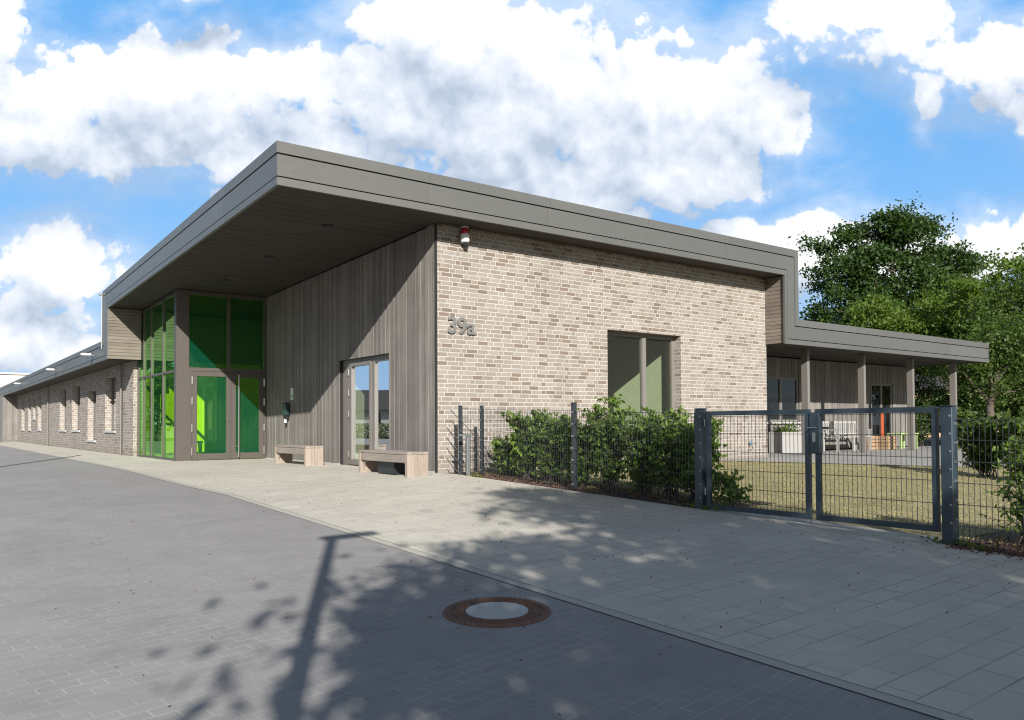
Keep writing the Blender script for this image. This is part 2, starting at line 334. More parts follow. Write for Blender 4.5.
class MB:
    def __init__(s): s.v = []; s.f = []
    def quad(s, *p):
        i = len(s.v); s.v += [tuple(q) for q in p]; s.f.append(tuple(range(i, i + len(p))))
    def box(s, x0, x1, y0, y1, z0, z1, bev=0.):
        if bev <= 0:
            i = len(s.v); s.v += [(x, y, z) for z in (z0, z1) for y in (y0, y1) for x in (x0, x1)]
            s.f += [tuple(i + k for k in q) for q in ((0, 2, 3, 1), (4, 5, 7, 6), (0, 1, 5, 4), (2, 6, 7, 3), (0, 4, 6, 2), (1, 3, 7, 5))]
        else:
            e = bev; i = len(s.v)
            lv = [(z0, e), (z0 + e, 0), (z1 - e, 0), (z1, e)]
            for z, d in lv:
                c = e if d == 0 else e + d * .0 + e
                xs = (x0 + d, x1 - d); ys = (y0 + d, y1 - d); k = e * .7
                s.v += [(xs[0] + k, ys[0], z), (xs[1] - k, ys[0], z), (xs[1], ys[0] + k, z), (xs[1], ys[1] - k, z), (xs[1] - k, ys[1], z), (xs[0] + k, ys[1], z), (xs[0], ys[1] - k, z), (xs[0], ys[0] + k, z)]
            s.f.append(tuple(i + k for k in range(7, -1, -1))); s.f.append(tuple(i + 24 + k for k in range(8)))
            for l in range(3):
                for k in range(8): s.f.append((i + l * 8 + k, i + l * 8 + (k + 1) % 8, i + l * 8 + 8 + (k + 1) % 8, i + l * 8 + 8 + k))
    def tube(s, p0, p1, r0, r1=None, n=6, cap=True):
        r1 = r0 if r1 is None else r1; p0 = Vector(p0); p1 = Vector(p1); d = (p1 - p0)
        if d.length < 1e-6: return
        d.normalize(); a = d.orthogonal().normalized(); b = d.cross(a); i = len(s.v)
        for p, r in ((p0, r0), (p1, r1)):
            for k in range(n):
                t = 2 * math.pi * k / n; s.v.append(tuple(p + a * math.cos(t) * r + b * math.sin(t) * r))
        for k in range(n): s.f.append((i + k, i + (k + 1) % n, i + n + (k + 1) % n, i + n + k))
        if cap: s.f.append(tuple(i + k for k in range(n - 1, -1, -1))); s.f.append(tuple(i + n + k for k in range(n)))
    def chain(s, pts, rs, n=7):
        for (p, q, a, b) in zip(pts[:-1], pts[1:], rs[:-1], rs[1:]): s.tube(p, q, a, b, n, True)
    def lathe(s, prof, n=32, c=(0, 0)):
        i = len(s.v)
        for r, z in prof:
            for k in range(n): t = 2 * math.pi * k / n; s.v.append((c[0] + r * math.cos(t), c[1] + r * math.sin(t), z))
        for j in range(len(prof) - 1):
            for k in range(n): s.f.append((i + j * n + k, i + j * n + (k + 1) % n, i + (j + 1) * n + (k + 1) % n, i + (j + 1) * n + k))
    def build(s, name, m, parent=None, smooth=False, loc=None, recalc=False):
        me = bpy.data.meshes.new(name); me.from_pydata(s.v, [], s.f); me.update()
        if s.v:
            co = np.array(s.v, dtype=np.float64); ul = me.uv_layers.new(name='UVMap')
            li = np.zeros(len(me.loops), dtype=np.int32); me.loops.foreach_get('vertex_index', li)
            nr = np.zeros(len(me.polygons) * 3); me.polygons.foreach_get('normal', nr); nr = np.abs(nr.reshape(-1, 3))
            tot = np.zeros(len(me.polygons), dtype=np.int32); me.polygons.foreach_get('loop_total', tot)
            ax = np.repeat(np.argmax(nr + np.array([0, 0, 1e-4]), axis=1), tot); c = co[li]
            uvs = np.where((ax == 0)[:, None], c[:, [1, 2]], np.where((ax == 1)[:, None], c[:, [0, 2]], c[:, [0, 1]]))
            ul.data.foreach_set('uv', uvs.astype(np.float32).ravel())
        me.materials.append(M[m] if isinstance(m, str) else m)
        if smooth: me.polygons.foreach_set('use_smooth', [True] * len(me.polygons))
        o = bpy.data.objects.new(name, me); COL.objects.link(o)
        if parent: o.parent = parent
        if loc is not None: o.location = loc
        return o
def tag(o, label=None, cat=None, group=None, kind=None):
    if label: o['label'] = label
    if cat: o['category'] = cat
    if group: o['group'] = group
    if kind: o['kind'] = kind
    return o
def thing(name, label, cat, a=0, b=0, z=None, rz=0., group=None):
    o = bpy.data.objects.new(name, None); COL.objects.link(o); o.empty_display_size = .2
    o.location = WP(a, b, G(a, b) if z is None else z); o.rotation_euler = (0, 0, TH + rz); return tag(o, label, cat, group)
def thing_w(name, label, cat, x, y, z=0, rz=0., group=None):
    o = bpy.data.objects.new(name, None); COL.objects.link(o); o.location = (x, y, z); o.rotation_euler = (0, 0, rz); return tag(o, label, cat, group)
def dup(root, **kw):
    def cp(o, par):
        c = o.copy(); COL.objects.link(c)
        if par: c.parent = par
        for ch in [x for x in SC.objects if x.parent == o]: cp(ch, c)
        return c
    c = cp(root, None)
    for k, v in kw.items(): c[k] = v
    return c
def place(o, a, b, z=None, rz=0.): o.location = WP(a, b, G(a, b) if z is None else z); o.rotation_euler = (0, 0, TH + rz); return o

def wall(mb, axis, p0, p1, z0, z1, f, k, holes=()):
    """wall slab: axis 'a' runs along a at b=f (thickness to k); axis 'b' runs along b at a=f. holes: (s0,s1,h0,h1)"""
    ss = sorted({p0, p1, *[h[0] for h in holes], *[h[1] for h in holes]}); zs = sorted({z0, z1, *[h[2] for h in holes], *[h[3] for h in holes]})
    def P(s_, d, z): return (s_, d, z) if axis == 'a' else (d, s_, z)
    def solid(i, j):
        if i < 0 or j < 0 or i >= len(ss) - 1 or j >= len(zs) - 1: return False
        sm_, zm = (ss[i] + ss[i + 1]) / 2, (zs[j] + zs[j + 1]) / 2
        return not any(h[0] < sm_ < h[1] and h[2] < zm < h[3] for h in holes)
    for i in range(len(ss) - 1):
        for j in range(len(zs) - 1):
            if not solid(i, j): continue
            a_, b_, c_, d_ = ss[i], ss[i + 1], zs[j], zs[j + 1]
            mb.quad(P(a_, f, c_), P(b_, f, c_), P(b_, f, d_), P(a_, f, d_)); mb.quad(P(a_, k, c_), P(a_, k, d_), P(b_, k, d_), P(b_, k, c_))
            if not solid(i - 1, j): mb.quad(P(a_, f, c_), P(a_, f, d_), P(a_, k, d_), P(a_, k, c_))
            if not solid(i + 1, j): mb.quad(P(b_, f, c_), P(b_, k, c_), P(b_, k, d_), P(b_, f, d_))
            if not solid(i, j - 1): mb.quad(P(a_, f, c_), P(a_, k, c_), P(b_, k, c_), P(b_, f, c_))
            if not solid(i, j + 1): mb.quad(P(a_, f, d_), P(b_, f, d_), P(b_, k, d_), P(a_, k, d_))

# ------------------------------------------------------------------ ground sheets
def sheet(name, m, rects, dz, step=.3, kind='structure', label=None):
    mb = MB()
    for a0, a1, b0, b1 in rects:
        na = max(1, min(200, round((a1 - a0) / step))); nb = max(1, min(260, round((b1 - b0) / step)))
        for i in range(na):
            for j in range(nb):
                x0, x1 = a0 + (a1 - a0) * i / na, a0 + (a1 - a0) * (i + 1) / na; y0, y1 = b0 + (b1 - b0) * j / nb, b0 + (b1 - b0) * (j + 1) / nb
                mb.quad((x0, y0, G(x0, y0) + dz), (x1, y0, G(x1, y0) + dz), (x1, y1, G(x1, y1) + dz), (x0, y1, G(x0, y1) + dz))
    o = mb.build(name, m); o.location = WP(0, 0); o.rotation_euler = (0, 0, TH); tag(o, label, None, None, kind); return o
sheet('ground', 'field', [(-600, -60, -600, 600), (-60, 60, -600, -40), (-60, 60, 80, 600), (60, 600, -600, 600), (-60, 60, -40, 80)], -.07, 3)
sheet('road', 'road', [(-10, -3.995, -12, 60), (-30, -10, -12, 60), (-30, -3.995, -38, -12)], 0, .4)
sheet('pavement', 'slab', [(-3.893, .07, -38, 0), (-3.893, .05, 0, 8.9), (-3.893, -2.32, 8.9, 13.25), (-3.893, -2.40, 13.25, 60)], .004)
sheet('pavement_edge', 'edge', [(-4.0, -3.905, -38, 60)], .006)
sheet('lawn', 'lawn', [(1.5, 40, -38, -.02), (.45, 1.5, -9.0, -6.25)], -.005)
sheet('planting_bed', 'soil', [(.07, 1.5, -6.25, -.02), (.07, 1.5, -38, -9.0)], .0)
sheet('gate_threshold', 'slab', [(.07, .45, -9.0, -6.25)], .002)
mb = MB()
N = 30
for i in range(N):
    for j in range(6):
        q = []
        for s_, t_ in ((i, j), (i + 1, j), (i + 1, j + 1), (i, j + 1)):
            s_ /= N; t_ /= 6; pa = 7.1 + s_ * 11; pb = -.04 - s_ * 12; qa = 7.1 + s_ * 22; qb = -.03
            x = pa + (qa - pa) * t_; y = pb + (qb - pb) * t_; q.append((x, y, G(x, y) + .012))
        mb.quad(*q)
mb.quad((10.0, -.03, .012), (29.1, -.03, .012), (29.1, 2.0, .012), (10.0, 2.0, .012))
o = mb.build('terrace', 'terrace'); o.location = WP(0, 0); o.rotation_euler = (0, 0, TH); tag(o, kind='structure')
# drainage channel crossing the far road
mb = MB(); pts = [(-9.5, 5.5), (-7.4, 9.0), (-5.95, 11.4), (-4.5, 14.4), (-3.3, 16.9)]
for (x0, y0), (x1, y1) in zip(pts[:-1], pts[1:]):
    d = Vector((x1 - x0, y1 - y0)).normalized(); n_ = Vector((-d.y, d.x)) * .035
    mb.quad(*[(x + sgn * n_.x, y + sgn * n_.y, G(x, y) + .012) for x, y, sgn in ((x0, y0, -1), (x1, y1, -1), (x1, y1, 1), (x0, y0, 1))])
o = mb.build('drainage_channel', 'gap'); o.location = WP(0, 0); o.rotation_euler = (0, 0, TH); tag(o, kind='structure')

# ------------------------------------------------------------------ the building
BD = thing('school_building', 'low school building of beige brick and grey timber with green glass entrance', 'building', 0, 0, 0)
ZS = lambda b: 4.64 - .0228 * (b + .63)          # underside of the big roof falls away from the street
ZT = lambda b: 5.33 - .0296 * (b + .63)
# brick front with its window
mb = MB(); wall(mb, 'a', .033, 10.0, -.5, 4.66, 0., .36, [(4.36, 6.72, .58, 2.95)])
mb.build('brick_wall', 'brick', BD)
mb = MB(); wall(mb, 'b', .36, 9.14, -.4, 4.60, 9.64, 10.0); mb.build('brick_wall', 'brick', BD)
mb = MB(); mb.box(-.006, .032, -.012, .019, -.3, 4.64); mb.build('corner_trim', 'gap', BD)
# timber flank of vertical boards, door opening left free
def boards_b(a_face, b0, b1, ztop, hole=None, z0=.04, wmin=.055, wmax=.125, depth=.02, seed=1):
    rnd = random.Random(seed); mb = MB(); b = b0
    while b < b1 - .01:
        w_ = min(rnd.uniform(wmin, wmax), b1 - b); e = b + w_ - .006; d = rnd.choice((0, .006, .012)) ; zt = ztop((b + e) / 2) if callable(ztop) else ztop
        if hole and b < hole[1] and e > hole[0]:
            if b < hole[0] - .01: mb.box(a_face + d, a_face + d + depth, b, hole[0], z0, zt)
            if e > hole[1] + .01: mb.box(a_face + d, a_face + d + depth, hole[1], e, z0, zt)
            bb, ee = max(b, hole[0]), min(e, hole[1]); mb.box(a_face + d, a_face + d + depth, bb, ee, hole[2], zt)
        else: mb.box(a_face + d, a_face + d + depth, b, e, z0, zt)
        b += w_
    return mb
DH = (1.82, 4.22, 2.36)
boards_b(0, .02, 8.895, lambda b: ZS(b) - .01, DH).build('timber_wall', 'timber', BD)
mb = MB(); wall(mb, 'b', .02, 8.9, -.4, 4.55, .035, .26, [(DH[0], DH[1], -.4, DH[2])]); mb.build('wall_core', 'gap', BD)
for q0, q1 in ((.02, DH[0]), (DH[1], 8.88)): mb = MB(); mb.box(.006, .030, q0, q1, -.02, .035); mb.build('plinth', 'sill', BD)

# window in the brick front
Wn = bpy.data.objects.new('window', None); COL.objects.link(Wn); Wn.parent = BD; Wn['label'] = 'tall two-light window in the sunlit brick wall'
fm = MB(); y0, y1 = .20, .27
fm.box(4.36, 4.42, y0, y1, .58, 2.95); fm.box(6.62, 6.72, y0, y1, .58, 2.95); fm.box(4.42, 6.62, y0, y1, 2.86, 2.95); fm.box(4.42, 6.62, y0, y1, .58, .66); fm.box(5.62, 5.74, y0 - .02, y1, .66, 2.86)
fm.build('frame', 'frame2', Wn)
pn = MB(); pn.quad((4.42, .235, .66), (5.62, .235, .66), (5.62, .235, 2.86), (4.42, .235, 2.86)); pn.build('pane', 'clear_glass', Wn)
pn = MB(); pn.quad((5.74, .235, .66), (6.62, .235, .66), (6.62, .235, 2.86), (5.74, .235, 2.86)); pn.build('pane', 'clear_glass', Wn)
sl = MB(); sl.box(4.34, 6.74, -.04, .20, .55, .583); sl.build('sill', 'sill', Wn)

# terrace-side glazed door in the timber flank
Dr = bpy.data.objects.new('side_door', None); COL.objects.link(Dr); Dr.parent = BD; Dr['label'] = 'glazed door with fixed side light in the grey timber wall'
fm = MB(); x0, x1 = .11, .19
fm.box(x0, x1, 3.86, 4.22, -.02, 2.30)             # closed panel
fm.box(x0 + .004, x1, 1.82, 4.22, 2.30, 2.36)
fm.box(x0 - .004, x1, 2.66, 2.80, -.02, 2.30)
fm.box(x0, x1, 1.82, 1.88, -.02, 2.30); fm.box(x0, x1, 1.88, 2.66, -.02, .07); fm.box(x0, x1, 1.88, 2.66, 2.24, 2.30)
fm.build('frame', 'frame2', Dr)
fm = MB(); fm.box(x0 - .02, x1 - .02, 3.75, 3.85, .02, 2.29); fm.box(x0 - .02, x1 - .02, 2.81, 2.89, .02, 2.29); fm.box(x0 - .02, x1 - .02, 2.89, 3.75, .02, .14); fm.box(x0 - .02, x1 - .02, 2.89, 3.75, 2.20, 2.29)
fm.build('leaf_frame', 'frame2', Dr)
pn = MB(); pn.quad((.14, 2.89, .14), (.14, 3.75, .14), (.14, 3.75, 2.20), (.14, 2.89, 2.20)); pn.build('pane', 'clear_glass', Dr)
pn = MB(); pn.quad((.15, 1.88, .07), (.15, 2.66, .07), (.15, 2.66, 2.24), (.15, 1.88, 2.24)); pn.build('pane', 'clear_glass', Dr)
for zz in (.25, 1.15, 1.62, 2.08): h = MB(); h.tube((x0 - .035, 3.855, zz - .07), (x0 - .035, 3.855, zz + .07), .014, n=8); h.build('hinge', 'steel', Dr)
h = MB(); h.tube((x0 - .06, 2.86, 1.05), (x0 - .06, 2.98, 1.05), .012); h.tube((x0 - .06, 2.86, 1.05), (x0 - .01, 2.86, 1.05), .012); h.build('handle', 'steel', Dr)

# rooms behind the glass
mb = MB()
mb.quad((.27, .37, .0), (.27, 8.0, .0), (6.9, 8.0, .0), (6.9, .37, .0)); mb.build('room_floor', 'intfloor', BD)
mb = MB(); mb.box(6.86, 6.98, .37, 8.0, 0, 3.1); mb.box(.27, 6.86, 8.0, 8.12, 0, 3.1); mb.box(.265, .66, 4.26, 4.34, 0, 3.1); mb.box(.27, 6.98, .37, 8.12, 3.1, 3.2); mb.build('room_wall', 'plaster', BD)
mb = MB(); mb.quad((-2.2, 9.2, .0), (3.5, 9.2, .0), (3.5, 15, .0), (-2.2, 15, .0)); mb.build('lobby_floor', 'intfloor', BD)
mb = MB(); mb.box(-2.0, 3.5, 14.6, 14.72, 0, 4.3); mb.box(3.42, 3.5, 9.2, 14.6, 0, 4.3); mb.box(.27, 3.42, 9.16, 9.26, 0, 4.3); mb.box(-1.1, -.2, 12.6, 12.72, 0, 2.6); mb.build('lobby_wall', 'plaster', BD)
mb = MB(); mb.box(-1.98, -.3, 14.45, 14.57, 1.0, 1.9); mb.build('wall_panel', 'lime', BD)
mb = MB(); mb.box(-1.6, -.9, 11.6, 11.95, .40, .46); mb.box(-1.58, -1.53, 11.62, 11.9, 0, .40); mb.box(-.97, -.92, 11.62, 11.9, 0, .40); mb.build('lobby_bench', 'lime', BD)

# green glass entrance bay
En = bpy.data.objects.new('entrance_bay', None); COL.objects.link(En); En.parent = BD; En['label'] = 'full height entrance bay of green glass with brown frames'
fb = 8.90; T = ZS(8.90) - .005; A0, A1 = -2.34, -.0
fm = MB()
fm.box(A0, -2.02, fb, fb + .09, .0, T); fm.box(A0, A0 + .09, fb + .09, fb + .19, .0, T)       # corner post
fm.box(-2.02, A1, fb + .004, fb + .10, 2.33, 2.42); fm.box(-2.02, A1, fb + .004, fb + .10, T - .10, T)
fm.box(-1.04, -.96, fb + .002, fb + .10, 2.42, T - .10); fm.box(-.06, 0, fb, fb + .10, 0, T)
fm.box(-2.02, -1.95, fb + .006, fb + .1, 0, 2.33)
fm.build('frame', 'frame', En)
for s0, s1 in ((-2.02, -1.04), (-.96, -.06)):
    pn = MB(); pn.quad((s0, fb + .05, 2.42), (s1, fb + .05, 2.42), (s1, fb + .05, T - .1), (s0, fb + .05, T - .1)); pn.build('pane', 'green_glass', En)
for k, (s0, s1) in enumerate(((-1.945, -.945), (-.94, -.065))):
    d = bpy.data.objects.new('entrance_door', None); COL.objects.link(d); d.parent = En
    f0, f1 = fb - .012, fb + .055; fm = MB(); sw = .125
    fm.box(s0, s0 + sw, f0, f1, .02, 2.32, .006); fm.box(s1 - sw, s1, f0, f1, .02, 2.32, .006)
    fm.box(s0 + sw, s1 - sw, f0, f1, .02, .18); fm.box(s0 + sw, s1 - sw, f0, f1, 2.20, 2.32); fm.build('leaf_frame', 'frame', d)
    pn = MB(); pn.quad((s0 + sw, fb + .02, .18), (s1 - sw, fb + .02, .18), (s1 - sw, fb + .02, 2.20), (s0 + sw, fb + .02, 2.20)); pn.build('pane', 'green_glass', d)
    hx = s0 - .005 if k == 0 else s1 + .005
    for zz in (.24, .85, 1.55, 2.08): h = MB(); h.tube((hx, fb - .03, zz - .10), (hx, fb - .03, zz + .10), .020, n=8); h.build('hinge', 'steel', d)
    if k == 1:
        h = MB(); h.tube((s0 + .18, fb - .085, .06), (s0 + .18, fb - .085, 2.26), .019, n=10)
        for zz in (.35, 1.95): h.tube((s0 + .18, fb - .085, zz), (s0 + .06, fb - .01, zz), .010)
        h.build('pull_bar', 'steel', d)
    else:
        h = MB(); h.tube((s1 - .06, fb - .03, 1.02), (s1 - .06, fb - .01, 1.02), .022, n=10); h.build('lock', 'steel', d)
# side of the bay: four narrow lights
ms = [9.10, 10.30, 11.62, 12.55, 13.27]; fm = MB()
for q in ms[1:-1]: fm.box(A0, A0 + .08, q - .03, q + .03, 0, ZS(q) - .01)
fm.box(A0, A0 + .08, 13.20, 13.29, 0, ZS(13.2) - .01)
for s0, s1 in zip(ms[:-1], ms[1:]):
    fm.box(A0 + .004, A0 + .075, s0, s1, 2.30, 2.36); fm.box(A0 + .004, A0 + .075, s0, s1, 0, .06); fm.box(A0 + .004, A0 + .075, s0, s1, ZS(s1) - .08, ZS(s1) - .012)
    for z0, z1 in ((.06, 2.30), (2.36, ZS(s1) - .08)):
        pn = MB(); pn.quad((A0 + .04, s0, z0), (A0 + .04, s1, z0), (A0 + .04, s1, z1), (A0 + .04, s0, z1)); pn.build('side_pane', 'green_glass', En)
fm.build('side_frame', 'frame', En)

# wing: brick wall with deep narrow windows
WF = -2.45
wins = [(15.89, 17.66, .75, 2.57), (19.35, 21.07, .39, 2.23), (22.79, 24.68, .75, 2.57), (26.33, 28.19, .75, 2.57), (34.54, 35.98, .75, 2.54), (36.93, 38.09, 1.35, 2.45), (38.9, 40.3, .75, 2.52), (42.13, 43.7, .75, 2.50)]
mb = MB(); wall(mb, 'b', 13.30, 46.0, -.5, 2.90, WF, WF + .45, wins)
mb.build('brick_wall', 'brick', BD)
for b0, b1, z0, z1 in wins:
    wi = bpy.data.objects.new('wing_window', None); COL.objects.link(wi); wi.parent = BD
    fm = MB(); xx = WF + .20
    fm.box(xx, xx + .06, b0, b0 + .06, z0, z1); fm.box(xx, xx + .06, b1 - .06, b1, z0, z1); fm.box(xx, xx + .06, b0 + .06, b1 - .06, z1 - .06, z1); fm.box(xx, xx + .06, b0 + .06, b1 - .06, z0, z0 + .06); fm.build('frame', 'frame', wi)
    pn = MB(); pn.quad((xx + .03, b0, z0), (xx + .03, b1, z0), (xx + .03, b1, z1), (xx + .03, b0, z1)); pn.build('pane', 'dark_glass', wi)
    s_ = MB(); s_.box(WF - .05, xx, b0 - .01, b1 + .01, z0 - .05, z0 + .012); s_.build('sill', 'sill', wi)
for b in (14.77, 31.6):
    mb = MB(); mb.tube((WF - .06, b, -.05), (WF - .06, b, 2.88), .028, n=10)
    for zz in (.5, 1.5, 2.5): mb.box(WF - .09, WF - .002, b - .035, b + .035, zz, zz + .02)
    mb.build('downpipe', 'frame2', BD)
# brick return of the wing beside the glass, the boarded step between the two roofs, and the boarded end screen
mb = MB(); rnd = random.Random(5); z = 2.865
while z < ZS(12.8) - .02:
    hh = rnd.uniform(.085, .10); mb.box(-3.235, -2.345, 12.80 + rnd.choice((0, .005)), 12.84, z, min(z + hh - .008, ZS(12.8) - .005)); z += hh
mb.build('boarded_return', 'timber_h', BD)
mb = MB(); mb.box(-3.2, -2.0, 12.845, 13.5, 2.87, 4.28); mb.build('return_core', 'gap', BD)
mb = MB(); a = -3.22
while a < -2.46: mb.box(a, a + .11, 46.0, 46.03, .12, 2.85); a += .115
mb.build('end_screen', 'timber', BD)
mb = MB(); mb.box(-3.24, -2.45, 46.04, 52, -.3, 2.86); mb.build('end_block', 'frame2', BD)
mb = MB(); wall(mb, 'b', 13.3, 52.0, -.4, 2.9, 8.0, 8.3); wall(mb, 'a', -2.4, 8, -.4, 2.9, 51.9, 52.2); mb.build('rear_wall', 'houselight', BD)
mb = MB(); mb.box(WF + .46, 7.9, 13.5, 51.8, .0, .05); mb.build('wing_floor', 'intfloor', BD)

# right end: boarded return under the big roof, rear wall of the terrace, posts
mb = MB(); z = 2.93; rnd = random.Random(6)
while z < 4.60:
    hh = rnd.uniform(.085, .105); mb.box(9.965 + rnd.choice((0, .004)), 9.998, -.575, -.003, z, min(z + hh - .008, 4.63)); z += hh
mb.build('boarded_return', 'timber_h', BD)
mb = MB(); mb.box(10.002, 10.44, -.575, 1.9, 2.95, 4.60); mb.build('return_core', 'gap', BD)
def boards_a(b_face, a0, a1, z1, holes=(), z0=.05, seed=2, wmin=.07, wmax=.12):
    rnd = random.Random(seed); mb = MB(); a = a0
    while a < a1 - .01:
        w_ = min(rnd.uniform(wmin, wmax), a1 - a); e = a + w_ - .006; d = rnd.choice((0, .006, .012)); spans = [(z0, z1)]
        for h in holes:
            if a < h[1] - .02 and e > h[0] + .02: spans = [(z0, h[2]), (h[3], z1)]
        for u0, u1 in spans:
            if u1 - u0 > .03: mb.box(a, e, b_face + d, b_face + d + .02, u0, u1)
        a += w_
    return mb
RB = 1.95
rh = [(12.55, 14.35, .92, 2.30), (18.55, 19.95, .03, 2.25)]
boards_a(RB, 10.0, 21.1, 2.88, rh).build('timber_wall', 'timber', BD)
mb = MB(); wall(mb, 'a', 10.0, 21.1, -.3, 2.88, RB + .035, RB + .2, rh); wall(mb, 'b', 1.99, 10.0, -.3, 2.88, 21.08, 20.9); wall(mb, 'a', 0.3, 21.0, -.3, 2.88, 10.2, 10.0); mb.build('wall_core', 'gap', BD)
for (a0, a1, z0, z1), nm in zip(rh, ('terrace_window', 'terrace_door')):
    wi = bpy.data.objects.new(nm, None); COL.objects.link(wi); wi.parent = BD
    fm = MB(); yy_ = RB + .03; fm.box(a0, a0 + .08, yy_, yy_ + .07, z0, z1); fm.box(a1 - .08, a1, yy_, yy_ + .07, z0, z1); fm.box(a0 + .08, a1 - .08, yy_, yy_ + .07, z1 - .08, z1); fm.box(a0 + .08, a1 - .08, yy_, yy_ + .07, z0, z0 + .08)
    am = (a0 + a1) / 2; fm.box(am - .05, am + .05, yy_, yy_ + .07, z0 + .08, z1 - .08); fm.build('frame', 'frame2', wi)
    for q0, q1 in ((a0 + .08, am - .05), (am + .05, a1 - .08)):
        pn = MB(); pn.quad((q0, yy_ + .03, z0 + .08), (q1, yy_ + .03, z0 + .08), (q1, yy_ + .03, z1 - .08), (q0, yy_ + .03, z1 - .08)); pn.build('pane', 'dark_glass', wi)
mb = MB(); mb.box(12.5, 14.4, RB - .07, RB + .03, .88, .92); mb.build('sill', 'sill', BD)
mb = MB(); mb.tube((17.9, RB - .06, .0), (17.9, RB - .06, 2.88), .04, n=10); mb.build('downpipe', 'galv', BD)
for i in range(4):
    a = 11.80 + 2.84 * i; mb = MB(); mb.box(a, a + .10, -.02, .18, .03, 2.895, .006); mb.build('post', 'frame2', BD)
    mb = MB(); mb.box(a - .02, a + .12, -.04, .20, .012, .03); mb.build('post_foot', 'galv', BD)

# metal edge of the roofs: bands between an outer and an inner outline, mitred at the steps
def bands(o_pts, i_pts, fix, axis, name, sgn, cuts):
    def L(t): return [tuple(o[k] + (i[k] - o[k]) * t for k in range(2)) for o, i in zip(o_pts, i_pts)]
    def P(s_, z, d): return (s_, fix + d * sgn, z) if axis == 'a' else (fix + d * sgn, s_, z)
    mb = MB(); bk = MB()
    for t0, t1, out in ((0., .262, 0.006), (.298, .79, .0), (.822, 1., 0.006)):
        A_, B_ = L(t0), L(t1)
        for k in range(len(A_) - 1):
            (a0, a1), (b0, b1) = (A_[k], A_[k + 1]), (B_[k], B_[k + 1])
            ln = math.dist(a0, a1); n = max(1, round(ln / 3.0)) if cuts else 1
            for q in range(n):
                f0 = q / n + (.0002 if q else 0); f1 = (q + 1) / n - (.0002 if q < n - 1 else 0)
                def I(p, r, f, own):
                    if 0 < f < 1:
                        ax_ = 0 if abs(a1[0] - a0[0]) > abs(a1[1] - a0[1]) else 1; tgt = a0[ax_] + (a1[ax_] - a0[ax_]) * f; f = (tgt - p[ax_]) / (r[ax_] - p[ax_])
                    return (p[0] + (r[0] - p[0]) * f, p[1] + (r[1] - p[1]) * f)
                c = [I(a0, a1, f0, 0), I(a0, a1, f1, 0), I(b0, b1, f1, 1), I(b0, b1, f0, 1)]
                fr = [P(x[0], x[1], -out) for x in c]; re = [P(x[0], x[1], .05) for x in c]; i = len(mb.v); mb.v += fr + re
                mb.f += [(i, i + 1, i + 2, i + 3), (i + 7, i + 6, i + 5, i + 4), (i, i + 4, i + 5, i + 1), (i + 1, i + 5, i + 6, i + 2), (i + 2, i + 6, i + 7, i + 3), (i + 3, i + 7, i + 4, i)]
    A_, B_ = L(.006), L(.994)
    for k in range(len(A_) - 1):
        c = [A_[k], A_[k + 1], B_[k + 1], B_[k]]; bk.quad(*[P(x[0], x[1], .042) for x in c]); bk.quad(*[P(x[0], x[1], .055) for x in c])
    mb.build(name, 'zinc', BD); bk.build(name + '_groove', 'gap', BD)
bands([(-3.24, 5.33), (10.50, 5.33), (10.50, 3.55), (21.4, 3.55)], [(-3.24, 4.64), (9.91, 4.64), (9.91, 2.90), (21.4, 2.90)], -.63, 'a', 'roof_edge', 1, True)
bands([(-.625, 5.33), (13.57, 4.91), (13.57, 3.44), (50, 3.44)], [(-.625, 4.64), (12.83, 4.33), (12.83, 2.86), (50, 2.86)], -3.245, 'b', 'roof_edge', 1, True)
bands([(-.63, 3.55), (10.2, 3.55)], [(-.63, 2.90), (10.2, 2.90)], 21.4, 'b', 'roof_edge', -1, True)
# soffits
def soffit_strip(a0, a1, b0, b1, zf, seed, name='soffit', wd=.11, along='a'):
    rnd = random.Random(seed); mb = MB(); b = b0
    while b < b1 - .01:
        e = min(b + wd, b1) - .006; z = (lambda q: zf(q)); d = rnd.choice((0, .003))
        i = len(mb.v); mb.v += [(a0, b, z(b) + .012 + d), (a1, b, z(b) + .012 + d), (a1, e, z(e) + .012 + d), (a0, e, z(e) + .012 + d), (a0, b, z(b) + .03), (a1, b, z(b) + .03), (a1, e, z(e) + .03), (a0, e, z(e) + .03)]
        mb.f += [(i, i + 3, i + 2, i + 1), (i + 4, i + 5, i + 6, i + 7), (i, i + 1, i + 5, i + 4), (i + 2, i + 3, i + 7, i + 6)]
        b += wd
    return mb.build(name, 'soffit', BD)
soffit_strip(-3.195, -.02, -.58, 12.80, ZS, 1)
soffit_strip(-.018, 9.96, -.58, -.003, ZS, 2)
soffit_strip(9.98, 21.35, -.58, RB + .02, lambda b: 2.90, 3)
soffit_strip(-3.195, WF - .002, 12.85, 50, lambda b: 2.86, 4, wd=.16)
mb = MB()
SUN_GAP = (.4, 3.1, 9.32, 10.4)            # unseen roof opening, added so that sun brightens the lobby
def holed(mb, a0, a1, b0, b1, zf):
    for q0, q1, w0, w1 in ((a0, SUN_GAP[0], b0, b1), (SUN_GAP[1], a1, b0, b1), (SUN_GAP[0], SUN_GAP[1], b0, SUN_GAP[2]), (SUN_GAP[0], SUN_GAP[1], SUN_GAP[3], b1)):
        mb.quad((q0, w0, zf(w0)), (q1, w0, zf(w0)), (q1, w1, zf(w1)), (q0, w1, zf(w1)))
holed(mb, -3.19, 10.35, -.58, 13.4, lambda b: ZS(b) + .035); mb.build('roof_underlay', 'gap', BD)
rl = bpy.data.objects.new('added_roof_opening', None); COL.objects.link(rl); rl.parent = BD  # invented glazed opening that lights the walls behind the green doors
mb = MB()
